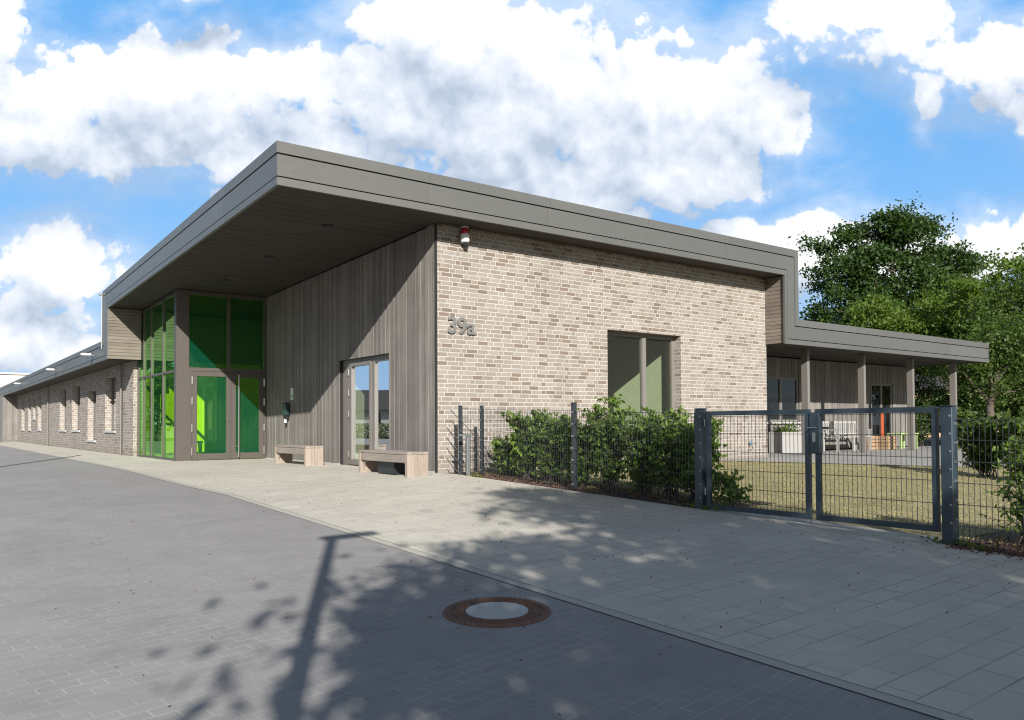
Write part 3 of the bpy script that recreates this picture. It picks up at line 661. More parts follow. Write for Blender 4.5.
for q in ((SUN_GAP[0] - .06, SUN_GAP[0], SUN_GAP[2] - .06, SUN_GAP[3] + .06), (SUN_GAP[1], SUN_GAP[1] + .06, SUN_GAP[2] - .06, SUN_GAP[3] + .06), (SUN_GAP[0], SUN_GAP[1], SUN_GAP[2] - .06, SUN_GAP[2]), (SUN_GAP[0], SUN_GAP[1], SUN_GAP[3], SUN_GAP[3] + .06)): mb.box(*q, 4.45, 5.02)
mb.build('added_curb', 'plaster', rl)
mb = MB(); mb.quad((SUN_GAP[0], SUN_GAP[2], 5.0), (SUN_GAP[1], SUN_GAP[2], 5.0), (SUN_GAP[1], SUN_GAP[3], 5.0), (SUN_GAP[0], SUN_GAP[3], 5.0)); mb.build('pane', 'clear_glass', rl)
for a, b in ((-1.6, 1.2), (-1.6, 4.2), (-1.6, 7.2)):
    mb = MB(); mb.lathe([(.0, ZS(b) + .012), (.075, ZS(b) + .012), (.085, ZS(b) - .004), (.095, ZS(b) - .004), (.095, ZS(b) + .02)], 20, (a, b)); mb.build('downlight', 'black', BD)
# roof decks
mb = MB()
holed(mb, -3.20, 10.36, -.6, 13.5, lambda b: 5.22 - (b + .6) * .4 / 14.1)
mb.quad((-3.20, -.6, 5.22), (-3.20, 13.5, 4.82), (-3.20, 13.5, 4.40), (-3.20, -.6, 4.70))
mb.quad((10.36, -.55, 5.22), (10.36, 13.5, 4.82), (10.36, 13.5, 3.4), (10.36, -.55, 3.4))
mb.quad((-3.2, 13.52, 4.82), (10.36, 13.52, 4.82), (10.36, 13.52, 2.9), (-3.2, 13.52, 2.9))
mb.quad((-3.20, 13.6, 3.40), (8.3, 13.6, 3.40), (8.3, 52, 3.40), (-3.20, 52, 3.40))
mb.quad((10.36, -.58, 3.5), (21.36, -.58, 3.5), (21.36, 10.2, 3.5), (10.36, 10.2, 3.5))
mb.quad((10.36, 2.0, 2.93), (21.3, 2.0, 2.93), (21.3, 10.2, 2.93), (10.36, 10.2, 2.93))
mb.build('roof', 'zinc', BD)
mb = MB(); mb.tube((-3.275, 13.54, 3.2), (-3.275, 13.54, 4.84), .018, n=10); mb.tube((-3.28, 13.54, 4.82), (-3.36, 13.54, 4.80), .035, n=10); mb.build('roof_outlet', 'galv', BD)

# ------------------------------------------------------------------ things fixed to the building
hn = thing('house_number', 'brushed steel house number 39a fixed on the sunlit brick wall', 'house number', .27, -.03, 2.615)
fc = bpy.data.curves.new('numerals', 'FONT'); fc.body = '39a'; fc.size = .43; fc.extrude = .012; fc.bevel_depth = .003; fc.offset = .006; fc.space_character = .98
fo = bpy.data.objects.new('numerals', fc); COL.objects.link(fo); bpy.context.view_layer.update(); fm_ = bpy.data.meshes.new_from_object(fo.evaluated_get(bpy.context.evaluated_depsgraph_get())); bpy.data.objects.remove(fo); fo = bpy.data.objects.new('numerals', fm_); COL.objects.link(fo)
fo.parent = hn; fo.rotation_euler = (R(90), 0, 0); fo.location = (-.03, 0, .0); fo.scale = (1.04, 1, 1); fo.data.materials.clear(); fo.data.materials.append(M['steel_d'])

al = thing('alarm_beacon', 'small alarm with red lamp and white housing high on the brick wall', 'alarm', .59, -.01, 4.28)
mb = MB(); mb.lathe([(0, .05), (.075, .05), (.085, .07), (.09, .20), (.07, .22)], 20, (0, -.10)); mb.build('housing', 'white', al, True)
mb = MB(); mb.lathe([(.07, .20), (.075, .22), (.07, .31), (.06, .33)], 20, (0, -.10)); mb.build('lamp', 'red', al, True)
mb = MB(); mb.lathe([(.062, .33), (.07, .335), (.07, .355), (0, .36)], 20, (0, -.10)); mb.build('cap', 'white', al, True)
mb = MB(); mb.lathe([(0, -.03), (.03, -.02), (.05, .02), (.05, .052)], 16, (.02, -.10)); mb.build('sounder', 'black', al, True)
mb = MB(); mb.box(-.04, .04, -.07, .01, .12, .20); mb.build('bracket', 'black', al)

dp = thing('wall_dispenser', 'dark green plastic dispenser with white outlet on the shaded timber wall', 'dispenser', -.0, 7.25, 1.02)
mb = MB(); mb.box(-.13, -.005, -.13, .13, .12, .46, .03); mb.build('housing', 'bottle', dp)
mb = MB(); mb.box(-.11, -.02, -.10, .10, .04, .12, .015); mb.build('tray', 'black', dp)
mb = MB(); mb.tube((-.09, -.02, -.05), (-.09, -.02, .04), .035, n=12); mb.build('outlet', 'white', dp)
nt = thing('notice_sign', 'small white and green notice on the shaded timber wall above the dispenser', 'sign', -.004, 7.0, 1.55)
mb = MB(); mb.box(-.006, 0, -.09, .09, 0, .30); mb.build('panel', 'white', nt)
mb = MB(); mb.box(-.009, -.0065, -.07, .07, .05, .13); mb.build('green_panel', 'sticker', nt)
tp = thing('water_tap', 'small blue and chrome garden tap low on the brick wall behind the gate', 'tap', 9.22, 0, .30)
mb = MB(); mb.tube((0, 0, .05), (0, -.10, .05), .016, n=8); mb.tube((0, -.10, .05), (0, -.13, -.05), .014, n=8); mb.build('spout', 'steel', tp)
mb = MB(); mb.tube((0, -.07, .06), (0, -.07, .12), .02, n=8); mb.tube((-.04, -.07, .12), (.04, -.07, .12), .012, n=8); mb.build('handle', 'blue', tp)
for b, lb in ((14.95, 'white floodlight on the wing roof edge nearest the tall roof'), (22.9, 'white floodlight halfway along the wing roof edge'), (35, 'white floodlight at the far left end of the wing roof edge')):
    fl = thing('floodlight', lb, 'floodlight', -3.25, b, 3.10, group='floodlights on the wing roof edge')
    mb = MB(); mb.tube((0, 0, 0), (-.10, 0, .02), .02, n=8); mb.build('arm', 'galv', fl)
    mb = MB(); mb.box(-.36, -.09, -.12, .12, -.01, .06, .015); mb.build('lamp_head', 'white', fl)

# ------------------------------------------------------------------ benches
def bench(name, label, L=1.88, D=.42, H=.44):
    t = thing(name, label, 'bench', group='wooden benches by the timber wall')
    mb = MB()
    for k in range(4): mb.box(k * D / 4 + .002, (k + 1) * D / 4 - .004, -.01, L + .01, H - .045, H, .004)
    mb.build('seat', 'bench', t)
    for y0_, y1_ in ((.0, .075), (L - .075, L)):
        mb = MB()
        for k in range(3): mb.box(k * D / 3 + .001, (k + 1) * D / 3 - .002, y0_, y1_, 0, H - .047, .004)
        mb.build('leg', 'bench_new', t)
    mb = MB(); mb.box(.012, .05, .077, L - .077, H - .19, H - .048, .004); mb.build('front_rail', 'bench', t)
    mb = MB(); mb.box(D - .05, D - .012, .077, L - .077, H - .19, H - .048, .004); mb.build('rear_rail', 'bench', t)
    for yc, sg in ((.077, 1), (L - .077, -1)):
        mb = MB(); pr = [(0, 0)] ; n = 8
        prof = [(0, .0), (0, H - .20), (.16 * sg, H - .20)] + [((.16 - .16 * math.sin(q * math.pi / 2 / n)) * sg, (H - .20) * (1 - .0) - (H - .20) * (1 - math.cos(q * math.pi / 2 / n))) for q in range(1, n)]
        i = len(mb.v)
        for x_ in (.052, .09):
            mb.v += [(x_, yc + p[0], p[1]) for p in prof]
        m_ = len(prof); mb.f += [tuple(i + q for q in range(m_)), tuple(i + m_ + q for q in range(m_ - 1, -1, -1))] + [(i + q, i + (q + 1) % m_, i + m_ + (q + 1) % m_, i + m_ + q) for q in range(m_)]
        mb.build('brace', 'bench_new', t)
    return t
b1 = bench('wooden_bench', 'nearer wooden bench below the side door, weathered grey seat, next to the brick corner')
place(b1, -.92, -.56)
b2 = dup(b1, label='farther wooden bench between the green entrance and the side door, with pinkish fresh end board'); place(b2, -.84, 4.10)
# black shallow mat tray under the nearer bench
bx_ = thing('plastic_crate', 'black plastic crate standing under the nearer wooden bench', 'crate', -.80, .12)
mb = MB(); wall(mb, 'b', 0, .62, .02, .26, 0, .02); wall(mb, 'b', 0, .62, .02, .26, .28, .30); wall(mb, 'a', .021, .279, .02, .26, 0, .02); wall(mb, 'a', .021, .279, .02, .26, .60, .62); mb.box(.021, .279, .021, .599, .02, .04); mb.build('shell', 'black', bx_)
mb = MB(); mb.box(-.012, -.001, .0, .62, .22, .262); mb.build('rim', 'black', bx_)

# ------------------------------------------------------------------ fence and gate
FA = .12
def mesh_panel(b0, b1, zb0, zb1, H, name='wire_mesh', parent=None, a0=FA, a1=FA, rows=6, sp=.05):
    mb = MB(); L = math.hypot(b1 - b0, a1 - a0); n = int(abs(L) / sp)
    def pt(f, h, da=0): return (a0 + (a1 - a0) * f + da, b0 + (b1 - b0) * f, zb0 + (zb1 - zb0) * f + h)
    for k in range(n + 1): mb.tube(pt(k / n, -.0), pt(k / n, H), .003, n=4)
    for r in range(rows + 1):
        h = H * r / rows if r < rows else H - .01
        for da in (-.007, .007): mb.tube(pt(0, h, da), pt(1, h, da), .0038, n=4)
    return mb.build(name, 'anth_d', parent)
def fpost(a, b, zb, zt, parent, nm='post', s=.03, m='anth_d'):
    mb = MB(); mb.box(a - s, a + s, b - s * .7, b + s * .7, zb - .2, zt); p = mb.build(nm, m, parent)
    mb = MB(); mb.box(a - s - .003, a + s + .003, b - s * .7 - .003, b + s * .7 + .003, zt, zt + .012); mb.build('cap', 'black', p); return p
Fn = thing('wire_fence', 'anthracite double-wire fence between the brick corner and the gate, hedge growing behind it', 'fence', 0, 0, 0)
fpost(.10, -.68, 0, 1.22, Fn); fpost(.52, -.74, -.01, 1.22, Fn); fpost(.17, -3.68, -.10, 1.20, Fn, s=.035)
mesh_panel(-.70, -.76, .02, .01, 1.17, parent=Fn, a0=.13, a1=.49); mesh_panel(-.78, -3.65, .0, -.07, 1.17, parent=Fn, a0=.51, a1=.18); mesh_panel(-3.71, -6.13, -.08, -.15, 1.17, parent=Fn, a0=.165, a1=FA)
mb = MB()
for k in range(6):
    z = 1.16 - k * .195; mb.tube((-.06, -.60, z), (.10, -.74, z - .22), .008, n=5)
    mb.tube((.10, -.74, z - .22), (.36, -.80, z - .50 if k < 1 else z - .34), .006, n=5)
mb.build('climb_guard', 'anth_d', Fn)
for k in range(7):
    for (a, b, z0) in ((.52, -.74, .0), (.17, -3.68, -.08)):
        mb = MB(); mb.box(a - .045, a - .030, b - .02, b + .02, z0 + .06 + k * .18, z0 + .085 + k * .18); mb.build('clip', 'galv', Fn)
GT = thing('double_gate', 'blue-grey steel double gate with wire mesh infill, closed, in front of the lawn', 'gate', 0, 0, 0)
GP = ((-6.13, -.19, 1.075), (-9.13, -.275, 1.045))
for b, zb, zt in GP:
    mb = MB(); mb.box(FA - .055, FA + .055, b - .055, b + .055, zb - .25, zt - .012, .008); p = mb.build('gate_post', 'anth', GT)
    mb = MB(); mb.box(FA - .058, FA + .058, b - .058, b + .058, zt - .011, zt, .003); mb.build('cap', 'anth', p)
    for k in range(7): mb = MB(); bb = b + (.0 if b > -7 else .0); mb.tube((FA - .062, b - .035, zt - .10 - k * .168), (FA - .05, b - .035, zt - .10 - k * .168), .011, n=8); mb.build('bolt', 'galv', p)
for (b0, b1) in ((-6.23, -7.66), (-7.73, -9.03)):
    lf = bpy.data.objects.new('gate_leaf', None); COL.objects.link(lf); lf.parent = GT
    zb, zt, t_ = -.165, 1.035, .055; mb = MB(); a0_, a1_ = FA - .022, FA + .022
    mb.box(a0_, a1_, b0 - t_, b0, zb, zt); mb.box(a0_, a1_, b1, b1 + t_, zb, zt); mb.box(a0_, a1_, b1 + t_, b0 - t_, zt - t_, zt); mb.box(a0_, a1_, b1 + t_, b0 - t_, zb, zb + t_)
    mb.build('frame', 'anth', lf)
    mesh_panel(b0 - t_, b1 + t_, zb + t_, zb + t_, zt - zb - 2 * t_, parent=lf, rows=5)
    if b1 < -8: 
        mb = MB(); mb.box(FA - .035, FA + .035, b0 - .06, b0 + .06, .55, 1.0, .006); mb.build('lock_case', 'anth', lf)
        mb = MB(); mb.tube((FA - .05, b0 + .02, .83), (FA - .12, b0 + .02, .83), .012, n=8); mb.tube((FA - .12, b0 + .03, .83), (FA - .12, b0 - .08, .83), .012, n=8); mb.tube((FA - .05, b0, .83), (FA + .12, b0, .83), .012, n=8); mb.tube((FA + .12, b0, .83), (FA + .12, b0 - .08, .83), .012, n=8); mb.build('handle', 'steel', lf)
        mb = MB(); mb.box(FA - .045, FA - .036, b0 - .02, b0 + .02, .68, .78); mb.build('lock_plate', 'steel', lf)
    else:
        mb = MB(); mb.tube((FA + .04, b1 + .03, zb - .07), (FA + .04, b1 + .03, .35), .008, n=8); mb.tube((FA + .04, b1 + .03, .3), (FA + .09, b1 + .03, .3), .008, n=8); mb.build('drop_bolt', 'galv', lf)
    for zz in (.0, .85): mb = MB(); hb = b0 + .03 if b1 > -8 else b1 - .03; mb.tube((FA, hb, zz), (FA, hb, zz + .09), .018, n=8); mb.build('hinge', 'galv', lf)
F2 = thing('wire_fence', 'anthracite double-wire fence running right from the gate at the picture edge', 'fence', 0, 0, 0)
mesh_panel(-9.20, -11.66, -.29, -.33, 1.21, parent=F2); fpost(FA, -11.7, -.4, .95, F2); mesh_panel(-11.74, -14.2, -.33, -.42, 1.21, parent=F2); fpost(FA, -14.24, -.45, .87, F2)
for k in range(7): mb = MB(); mb.box(FA - .015, FA + .015, -9.20, -9.17, -.22 + k * .18, -.195 + k * .18); mb.build('clip', 'galv', F2)
tb = thing('metal_post', 'short galvanised post with a flat top bar in front of the first fence post', 'post', .06, -.98)
mb = MB(); mb.box(-.03, .03, -.025, .025, -.1, .70, .004); mb.build('shaft', 'galv', tb)
mb = MB(); mb.box(-.19, .07, -.035, .035, .702, .735, .005); mb.build('top_bar', 'galv', tb)

# ------------------------------------------------------------------ manhole
mh = thing('manhole_cover', 'round rusty iron manhole cover with pale concrete centre set in the grey road paving', 'manhole cover', -4.545, -8.27)
e = .02; n_x = (G(-4.545 + e, -8.27) - G(-4.545 - e, -8.27)) / (2 * e); n_y = (G(-4.545, -8.27 + e) - G(-4.545, -8.27 - e)) / (2 * e)
mh.rotation_mode = 'QUATERNION'; mh.scale = (.94, .94, 1)
nrm = (WP(1, 0) - WP(0, 0)) * (-n_x) + (WP(0, 1) - WP(0, 0)) * (-n_y) + Vector((0, 0, 1))
mh.rotation_quaternion = Vector((0, 0, 1)).rotation_difference(nrm.normalized()) @ Matrix.Rotation(TH, 3, 'Z').to_quaternion()
mb = MB(); mb.lathe([(.392, -.02), (.392, .008), (.386, .012), (.338, .012), (.334, -.004), (.324, -.004)], 72); fr_ = mb.build('frame_ring', 'iron_l', mh)
mb = MB()
for k in range(48):
    t = 2 * math.pi * k / 48
    for r_ in (.350, .374):
        c, s_ = math.cos(t + (.06 if r_ > .36 else 0)), math.sin(t + (.06 if r_ > .36 else 0)); mb.tube((c * r_, s_ * r_, .010), (c * r_, s_ * r_, .017), .008, .006, 6)
mb.build('frame_studs', 'iron', mh)
mb = MB(); mb.lathe([(.325, -.01), (.325, .008), (.318, .011), (.240, .011), (.236, .011), (.228, .010)], 72); mb.build('cover_ring', 'iron', mh)
mb = MB()
for k in range(60):
    for j, r_ in enumerate((.252, .276, .300)):
        t = 2 * math.pi * (k + .5 * (j % 2)) / 60; c, s_ = math.cos(t), math.sin(t); mb.tube((c * r_, s_ * r_, .010), (c * r_, s_ * r_, .018), .0085, .006, 5)
mb.build('cover_studs', 'iron_l', mh)
mb = MB(); mb.lathe([(.229, .006), (.228, .014), (.220, .013), (.12, .015), (0.0001, .016)], 72); mb.build('concrete_disc', 'concrete', mh)

# ------------------------------------------------------------------ foliage
def leaves_obj(name, cen, size, m, parent, seed=0, droop=0., hexa=False, flat=.0, loc=None):
    rg = np.random.default_rng(seed); n = len(cen); cen = np.asarray(cen, float)
    d1 = rg.normal(size=(n, 3)); d1[:, 2] -= droop; d1 /= np.linalg.norm(d1, axis=1)[:, None]
    nr = rg.normal(size=(n, 3)); nr[:, 2] += flat; d2 = np.cross(nr, d1); d2 /= np.linalg.norm(d2, axis=1)[:, None]
    L = size * rg.uniform(.65, 1.25, n)[:, None]; Wd = L * .55
    if hexa: sh = [(-1, 0), (-.45, .85), (.35, .75), (1, 0), (.35, -.75), (-.45, -.85)]
    else: sh = [(-1, 0), (0, 1), (1, 0), (0, -1)]
    k = len(sh); co = np.stack([cen + d1 * L * .5 * a + d2 * Wd * .5 * b for a, b in sh], 1).reshape(-1, 3)
    me = bpy.data.meshes.new(name); me.vertices.add(n * k); me.vertices.foreach_set('co', co.ravel())
    me.loops.add(n * k); me.loops.foreach_set('vertex_index', np.arange(n * k, dtype=np.int32))
    me.polygons.add(n); me.polygons.foreach_set('loop_start', np.arange(0, n * k, k, dtype=np.int32)); me.polygons.foreach_set('loop_total', np.full(n, k, dtype=np.int32))
    me.update(calc_edges=True); me.materials.append(M[m]); o = bpy.data.objects.new(name, me); COL.objects.link(o)
    if parent: o.parent = parent
    return o

def tree(name, label, x, y, lobes, trunk_h, trunk_r, m, leaf, nclump, per, seed, spread=.42, group=None, z=0):
    rg = np.random.default_rng(seed); t = thing_w(name, label, 'tree', x, y, z, 0, group)
    tr = MB(); top = Vector((0, 0, trunk_h)); mid = Vector((rg.normal() * .12, rg.normal() * .12, trunk_h * .5))
    zc = max(l[2] for l in lobes); cen = Vector((np.mean([l[0] for l in lobes]), np.mean([l[1] for l in lobes]), trunk_h + (zc - trunk_h) * .55))
    tr.chain([(0, 0, -.3), (0, 0, .3), tuple(mid), tuple(top), tuple(cen)], [trunk_r * 1.5, trunk_r * 1.1, trunk_r * .9, trunk_r * .7, trunk_r * .3], 9)
    pts = []; vol = np.array([l[3] ** 2 for l in lobes]); vol = vol / vol.sum()
    for li, (lx, ly, lz, lr) in enumerate(lobes):
        s0 = top.lerp(cen, float(rg.uniform(0, .6))); L0 = Vector((lx, ly, lz)); m_ = s0.lerp(L0, .5) + Vector((0, 0, -.25 * lr * .3))
        tr.chain([tuple(s0), tuple(m_), tuple(L0)], [trunk_r * .45, trunk_r * .28, trunk_r * .12], 6)
        nc = max(4, int(nclump * vol[li]))
        for _ in range(nc):
            d = rg.normal(size=3); d /= np.linalg.norm(d); r_ = lr * (rg.uniform(.35, 1.0) ** .55) * rg.uniform(.8, 1.12)
            c = np.array([lx, ly, lz]) + d * r_ * np.array([1, 1, .85])
            if rg.random() < .30: tr.tube(tuple(L0), tuple(c), trunk_r * .10, trunk_r * .03, 4, False)
            sz = spread * rg.uniform(.6, 1.35); k = int(per * rg.uniform(.6, 1.4))
            pts.append(c + rg.normal(size=(k, 3)) * np.array([sz, sz, sz * .55]))
    tr.build('trunk', 'bark', t, True); leaves_obj('crown', np.concatenate(pts), leaf, m, t, seed + 1, .2, False, .8); return t

def px(x, d): return (x - 512) / 806.0 * d
# oak behind the terrace roof
OX, OY = px(893, 46), 46
tree('oak_tree', 'tall dark green tree with ragged crown rising highest behind the terrace roof', OX, OY,
     [(-1.5, 0, 11.0, 1.9), (1.2, .3, 11.4, 1.8), (-.2, -.6, 12.0, 1.3), (-3.0, .2, 9.4, 1.7), (-2.9, -.5, 7.2, 1.9), (.2, -.5, 9.0, 2.5), (3.0, .2, 9.9, 1.6), (4.2, 0, 9.9, 1.0), (2.6, -.5, 7.8, 2.0), (-.6, -1, 6.4, 2.4), (-4.0, 0, 11.2, .7), (4.4, 0, 8.2, 1.0), (-3.6, .3, 5.4, 1.4), (.9, 0, 12.6, .9)],
     4.5, .34, 'leaf_oak', .225, 360, 140, 11, .36)
tree('leafy_tree', 'sunlit yellow-green tree in front of the tall dark tree, beyond the terrace roof', px(905, 40), 40,
     [(-1.2, 0, 5.6, 1.7), (1.0, 0, 5.9, 1.7), (2.8, -.3, 5.6, 1.6), (0, -.6, 4.4, 2.0), (-2.8, 0, 4.9, 1.3), (3.2, -.5, 4.0, 1.5), (-1.8, -.4, 6.6, .8)], 2.6, .22, 'leaf_lime', .19, 170, 120, 21, .34)
tree('leafy_tree', 'broad bright green tree at the right picture edge, upper crown against the cloud', px(1012, 36), 36,
     [(0, 0, 7.0, 1.5), (1.8, 0, 7.4, 1.7), (-1.4, 0, 5.8, 1.5), (.4, -.5, 5.2, 1.9), (3.0, .5, 6.2, 1.9), (-1.2, -.6, 4.2, 1.6), (1.8, -1, 4.0, 1.9), (-2.4, -.2, 6.6, .7)], 2.6, .24, 'leaf_lime', .18, 200, 120, 31, .34)
tree('leafy_tree', 'mid green tree between the yellow-green tree and the right edge, crown over the roof end', px(962, 42), 42,
     [(0, 0, 6.2, 1.8), (1.6, 0, 5.6, 1.7), (-1.6, 0, 5.2, 1.7), (.2, -.6, 4.2, 2.0), (-.2, .3, 7.6, 1.2), (2.4, .2, 7.0, 1.0)], 2.2, .22, 'leaf_mid', .19, 160, 120, 41, .35)
tree('leafy_tree', 'small round dark green tree just right of the tall roof end, behind the terrace roof', px(828, 52), 52,
     [(-1.2, 0, 6.6, 1.5), (1.0, 0, 6.9, 1.5), (0, 0, 5.4, 1.8), (2.4, 0, 6.0, 1.3), (-2.2, 0, 5.6, 1.1)], 3.2, .2, 'leaf_mid', .22, 130, 80, 51, .4)
tree('leafy_tree', 'dense dark tree with low branches behind the right fence, shading the ground', px(990, 29), 29,
     [(0, 0, 3.6, 1.2), (1.3, .3, 3.9, 1.3), (-1.0, .3, 3.0, .9), (1.8, 0, 2.4, 1.2), (.3, .5, 2.3, 1.0)], 1.5, .17, 'leaf_mid', .13, 150, 110, 61, .30)
tree('leafy_tree', 'large leafy tree cut by the right picture edge, its crown darkest', px(1075, 32), 32,
     [(0, 0, 6.2, 2.1), (-1.6, .3, 5.0, 1.7), (.4, 0, 4.0, 2.2), (-1.4, 0, 3.0, 1.5), (1.0, 0, 7.6, 1.4)], 2.2, .25, 'leaf_mid', .17, 240, 85, 71, .36)
for i, (xx, dd, k_) in enumerate(((908, 40, .85), (945, 37, .8), (985, 36, 1.0), (1012, 34, 1.0))):
    tree('low_tree', ('low dark bushy tree at the left end of the undergrowth beyond the terrace', 'low dark bushy tree below the last roof post', 'wider bushy tree right of the roof end, low to the ground', 'bushy low tree at the right edge below the bright tree')[i], px(xx, dd), dd,
         [(0, 0, 1.7 * k_, 1.3 * k_), (1.1, 0, 1.1, 1.0), (-1.1, 0, 1.2, 1.0), (.3, 0, 4.0, 1.0), (-.9, .3, 3.9, .7), (1.2, .3, 3.2 * k_, .8)][:(3 if i == 1 else 6)], .8, .12, 'leaf_mid' if i % 2 else 'leaf_oak', .13, 120, 110, 90 + i, .32)
# wooded strip far behind
rg = np.random.default_rng(5); pts = []
for k in range(300):
    x = rg.uniform(18, 62); y = 60 + rg.uniform(-4, 6); zc_ = rg.uniform(.4, 5.6) ; s_ = rg.uniform(.5, 1.0)
    pts.append(np.array([x, y, zc_]) + rg.normal(size=(60, 3)) * np.array([s_, s_, s_ * .6]))
o = leaves_obj('woodland', np.concatenate(pts), .42, 'leaf_oak', None, 6); tag(o, 'dark wooded strip far behind the terrace', 'woodland', None, 'stuff')

# shrubs: stems, twigs and flat leaves
def shrub(name, label, a, b, h, w_, seed, nst=7, leaf=.082, m='leaf_hedge', group=None, dens=1., lean=(0, 0)):
    rg = np.random.default_rng(seed); t = thing(name, label, 'shrub', a, b, None, 0, group); st = MB(); pts = []
    for k in range(nst):
        ang = rg.uniform(0, 6.28); top = Vector((math.cos(ang) * w_ * rg.uniform(.15, .75) + lean[0], math.sin(ang) * w_ * rg.uniform(.15, 1.0) + lean[1], h * rg.uniform(.72, 1.05)))
        base = Vector((rg.normal() * .05, rg.normal() * .08, 0)); P_ = []
        for q in range(7): f = q / 6; P_.append(base.lerp(top, f) + Vector((rg.normal() * .02, rg.normal() * .02, .10 * math.sin(f * math.pi) * h * .5)))
        st.chain([tuple(p) for p in P_], [.012 * (1 - .12 * q) for q in range(7)], 5)
        for q in range(int(26 * dens)):
            f = rg.uniform(.12, 1.0); i = min(5, int(f * 6)); o_ = P_[i].lerp(P_[i + 1], f * 6 - i)
            d = Vector((rg.normal(), rg.normal(), rg.uniform(-.15, .9))).normalized(); L = rg.uniform(.12, .34) * (1.15 - .5 * f)
            e_ = o_ + d * L; st.tube(tuple(o_), tuple(e_), .004, .002, 4, False)
            for s_ in range(rg.integers(6, 12)):
                g_ = rg.uniform(.15, 1.05); p = o_.lerp(e_, g_); pts.append([p.x + rg.normal() * .018, p.y + rg.normal() * .018, max(.03, p.z + rg.normal() * .015)])
    st.build('stems', 'bark', t); leaves_obj('foliage', pts, leaf, m, t, seed + 3, .1, True, .9); return t
HG = 'hedge shrubs behind the fence'
for i, (a, b, h, w_, ns, lb) in enumerate([
        (.72, -1.35, .62, .36, 5, 'lowest hedge shrub, sprawling at the left end of the fence'), (.62, -1.95, 1.15, .40, 7, 'hedge shrub with one tall pointed tip, second from the brick corner'),
        (.62, -2.60, 1.02, .42, 8, 'hedge shrub left of the middle fence post'), (.62, -3.30, 1.00, .42, 7, 'hedge shrub directly behind the middle fence post'),
        (.62, -3.95, 1.32, .40, 8, 'tallest hedge shrub, just right of the middle fence post'), (.64, -4.60, 1.12, .46, 9, 'hedge shrub under the left half of the big window'),
        (.64, -5.20, 1.18, .46, 9, 'dense hedge shrub under the right half of the big window'), (.60, -5.68, 1.05, .34, 8, 'hedge shrub next to the left gate post')]):
    shrub('hedge_shrub', lb, a, b, h, w_, 100 + i, int(ns * 2.2), group=HG)
shrub('hedge_shrub', 'small leafy shoot reaching behind the left edge of the gate mesh', .36, -6.32, .42, .17, 120, 3, group=HG, dens=.7)
for i, (a, b, h, w_, ns, lb) in enumerate([(.62, -9.55, 1.10, .32, 6, 'open leafy shrub behind the right fence, beside the gate post'), (.70, -10.2, 1.20, .42, 10, 'dense leafy shrub at the right picture edge behind the fence'), (.70, -10.9, 1.2, .45, 9, 'leafy shrub cut off by the right picture edge')]):
    shrub('hedge_shrub', lb, a, b, h, w_, 140 + i, ns, leaf=.062, group='hedge shrubs right of the gate')
for i, (x, y, h, w_, lb) in enumerate([(px(985, 15.5), 15.5, 1.25, .8, 'bushy dark shrub across the lawn behind the right fence'), (px(1030, 14.5), 14.5, 1.35, .8, 'bushy shrub across the lawn at the right picture edge'), (px(918, 30), 30, 1.6, .9, 'green shrub at the end of the terrace beside the last roof post')]):
    a, b = AB(x, y); shrub('garden_shrub', lb, a, b, h, w_, 160 + i, 16, .10, 'leaf_mid', dens=1.3)

# lawn blades, weeds, mulch
rg = np.random.default_rng(9); n = 40000; aa = .5 + rg.random(n) ** 1.3 * 13; bb = -11.5 + rg.random(n) * 11.3
keep = (aa < 7.1 + (-bb - .04) * 11 / 12); aa, bb = aa[keep], bb[keep]
pts = [tuple(WP(a, b, G(a, b) + .018)) for a, b in zip(aa, bb)]
o = leaves_obj('grass', pts, .024, 'grass', None, 10, -1.2); tag(o, 'short dry grass on the lawn', 'grass', None, 'stuff')
n = 5200; aa = .09 + rg.random(n) * .9; bb = np.where(rg.random(n) < .6, -.8 - rg.random(n) * 5.4, -9.2 - rg.random(n) * 3)
aa[:900] = .07 - np.abs(rg.normal(size=900)) * .10; bb[:900] = -9.2 - rg.random(900) * 2.5
pts = [tuple(WP(a, b, G(a, b) + .012)) for a, b in zip(aa, bb)]
o = leaves_obj('bark_mulch', pts, .045, 'chips', None, 12, 0, False, 2.5); tag(o, 'reddish bark mulch along the fence foot', 'mulch', None, 'stuff')
pts = []
for a, b in ((.06, -1.15), (.05, -1.3), (.06, -6.0), (.04, -6.35), (.05, -9.25), (.02, -9.4), (.05, -9.0), (.04, -4.2)):
    for k in range(26): pts.append(tuple(WP(a + rg.normal() * .03, b + rg.normal() * .07, G(a, b) + rg.uniform(.01, .06))))
o = leaves_obj('weeds', pts, .04, 'leaf_lime', None, 14, 0, True); tag(o, 'small weeds at the fence foot', 'weeds', None, 'stuff')
pts = []
for k in range(420):
    a = -3.8 + rg.random() * 3.8; b = -10.5 + rg.random() * 14; pts.append(tuple(WP(a, b, G(a, b) + .008)))
for k in range(160):
    a = .02 - abs(rg.normal()) * .35; b = -.5 - rg.random() * 10; pts.append(tuple(WP(a, b, G(a, b) + .009)))
for k in range(160):
    a = -9.5 + rg.random() * 5.4; b = -10.5 + rg.random() * 12; pts.append(tuple(WP(a, b, G(a, b) + .006)))
o = leaves_obj('leaf_litter', pts, .022, 'chips', None, 15, 0, True, 4.); tag(o, 'scattered dry leaf bits on the paving', 'leaf litter', None, 'stuff')

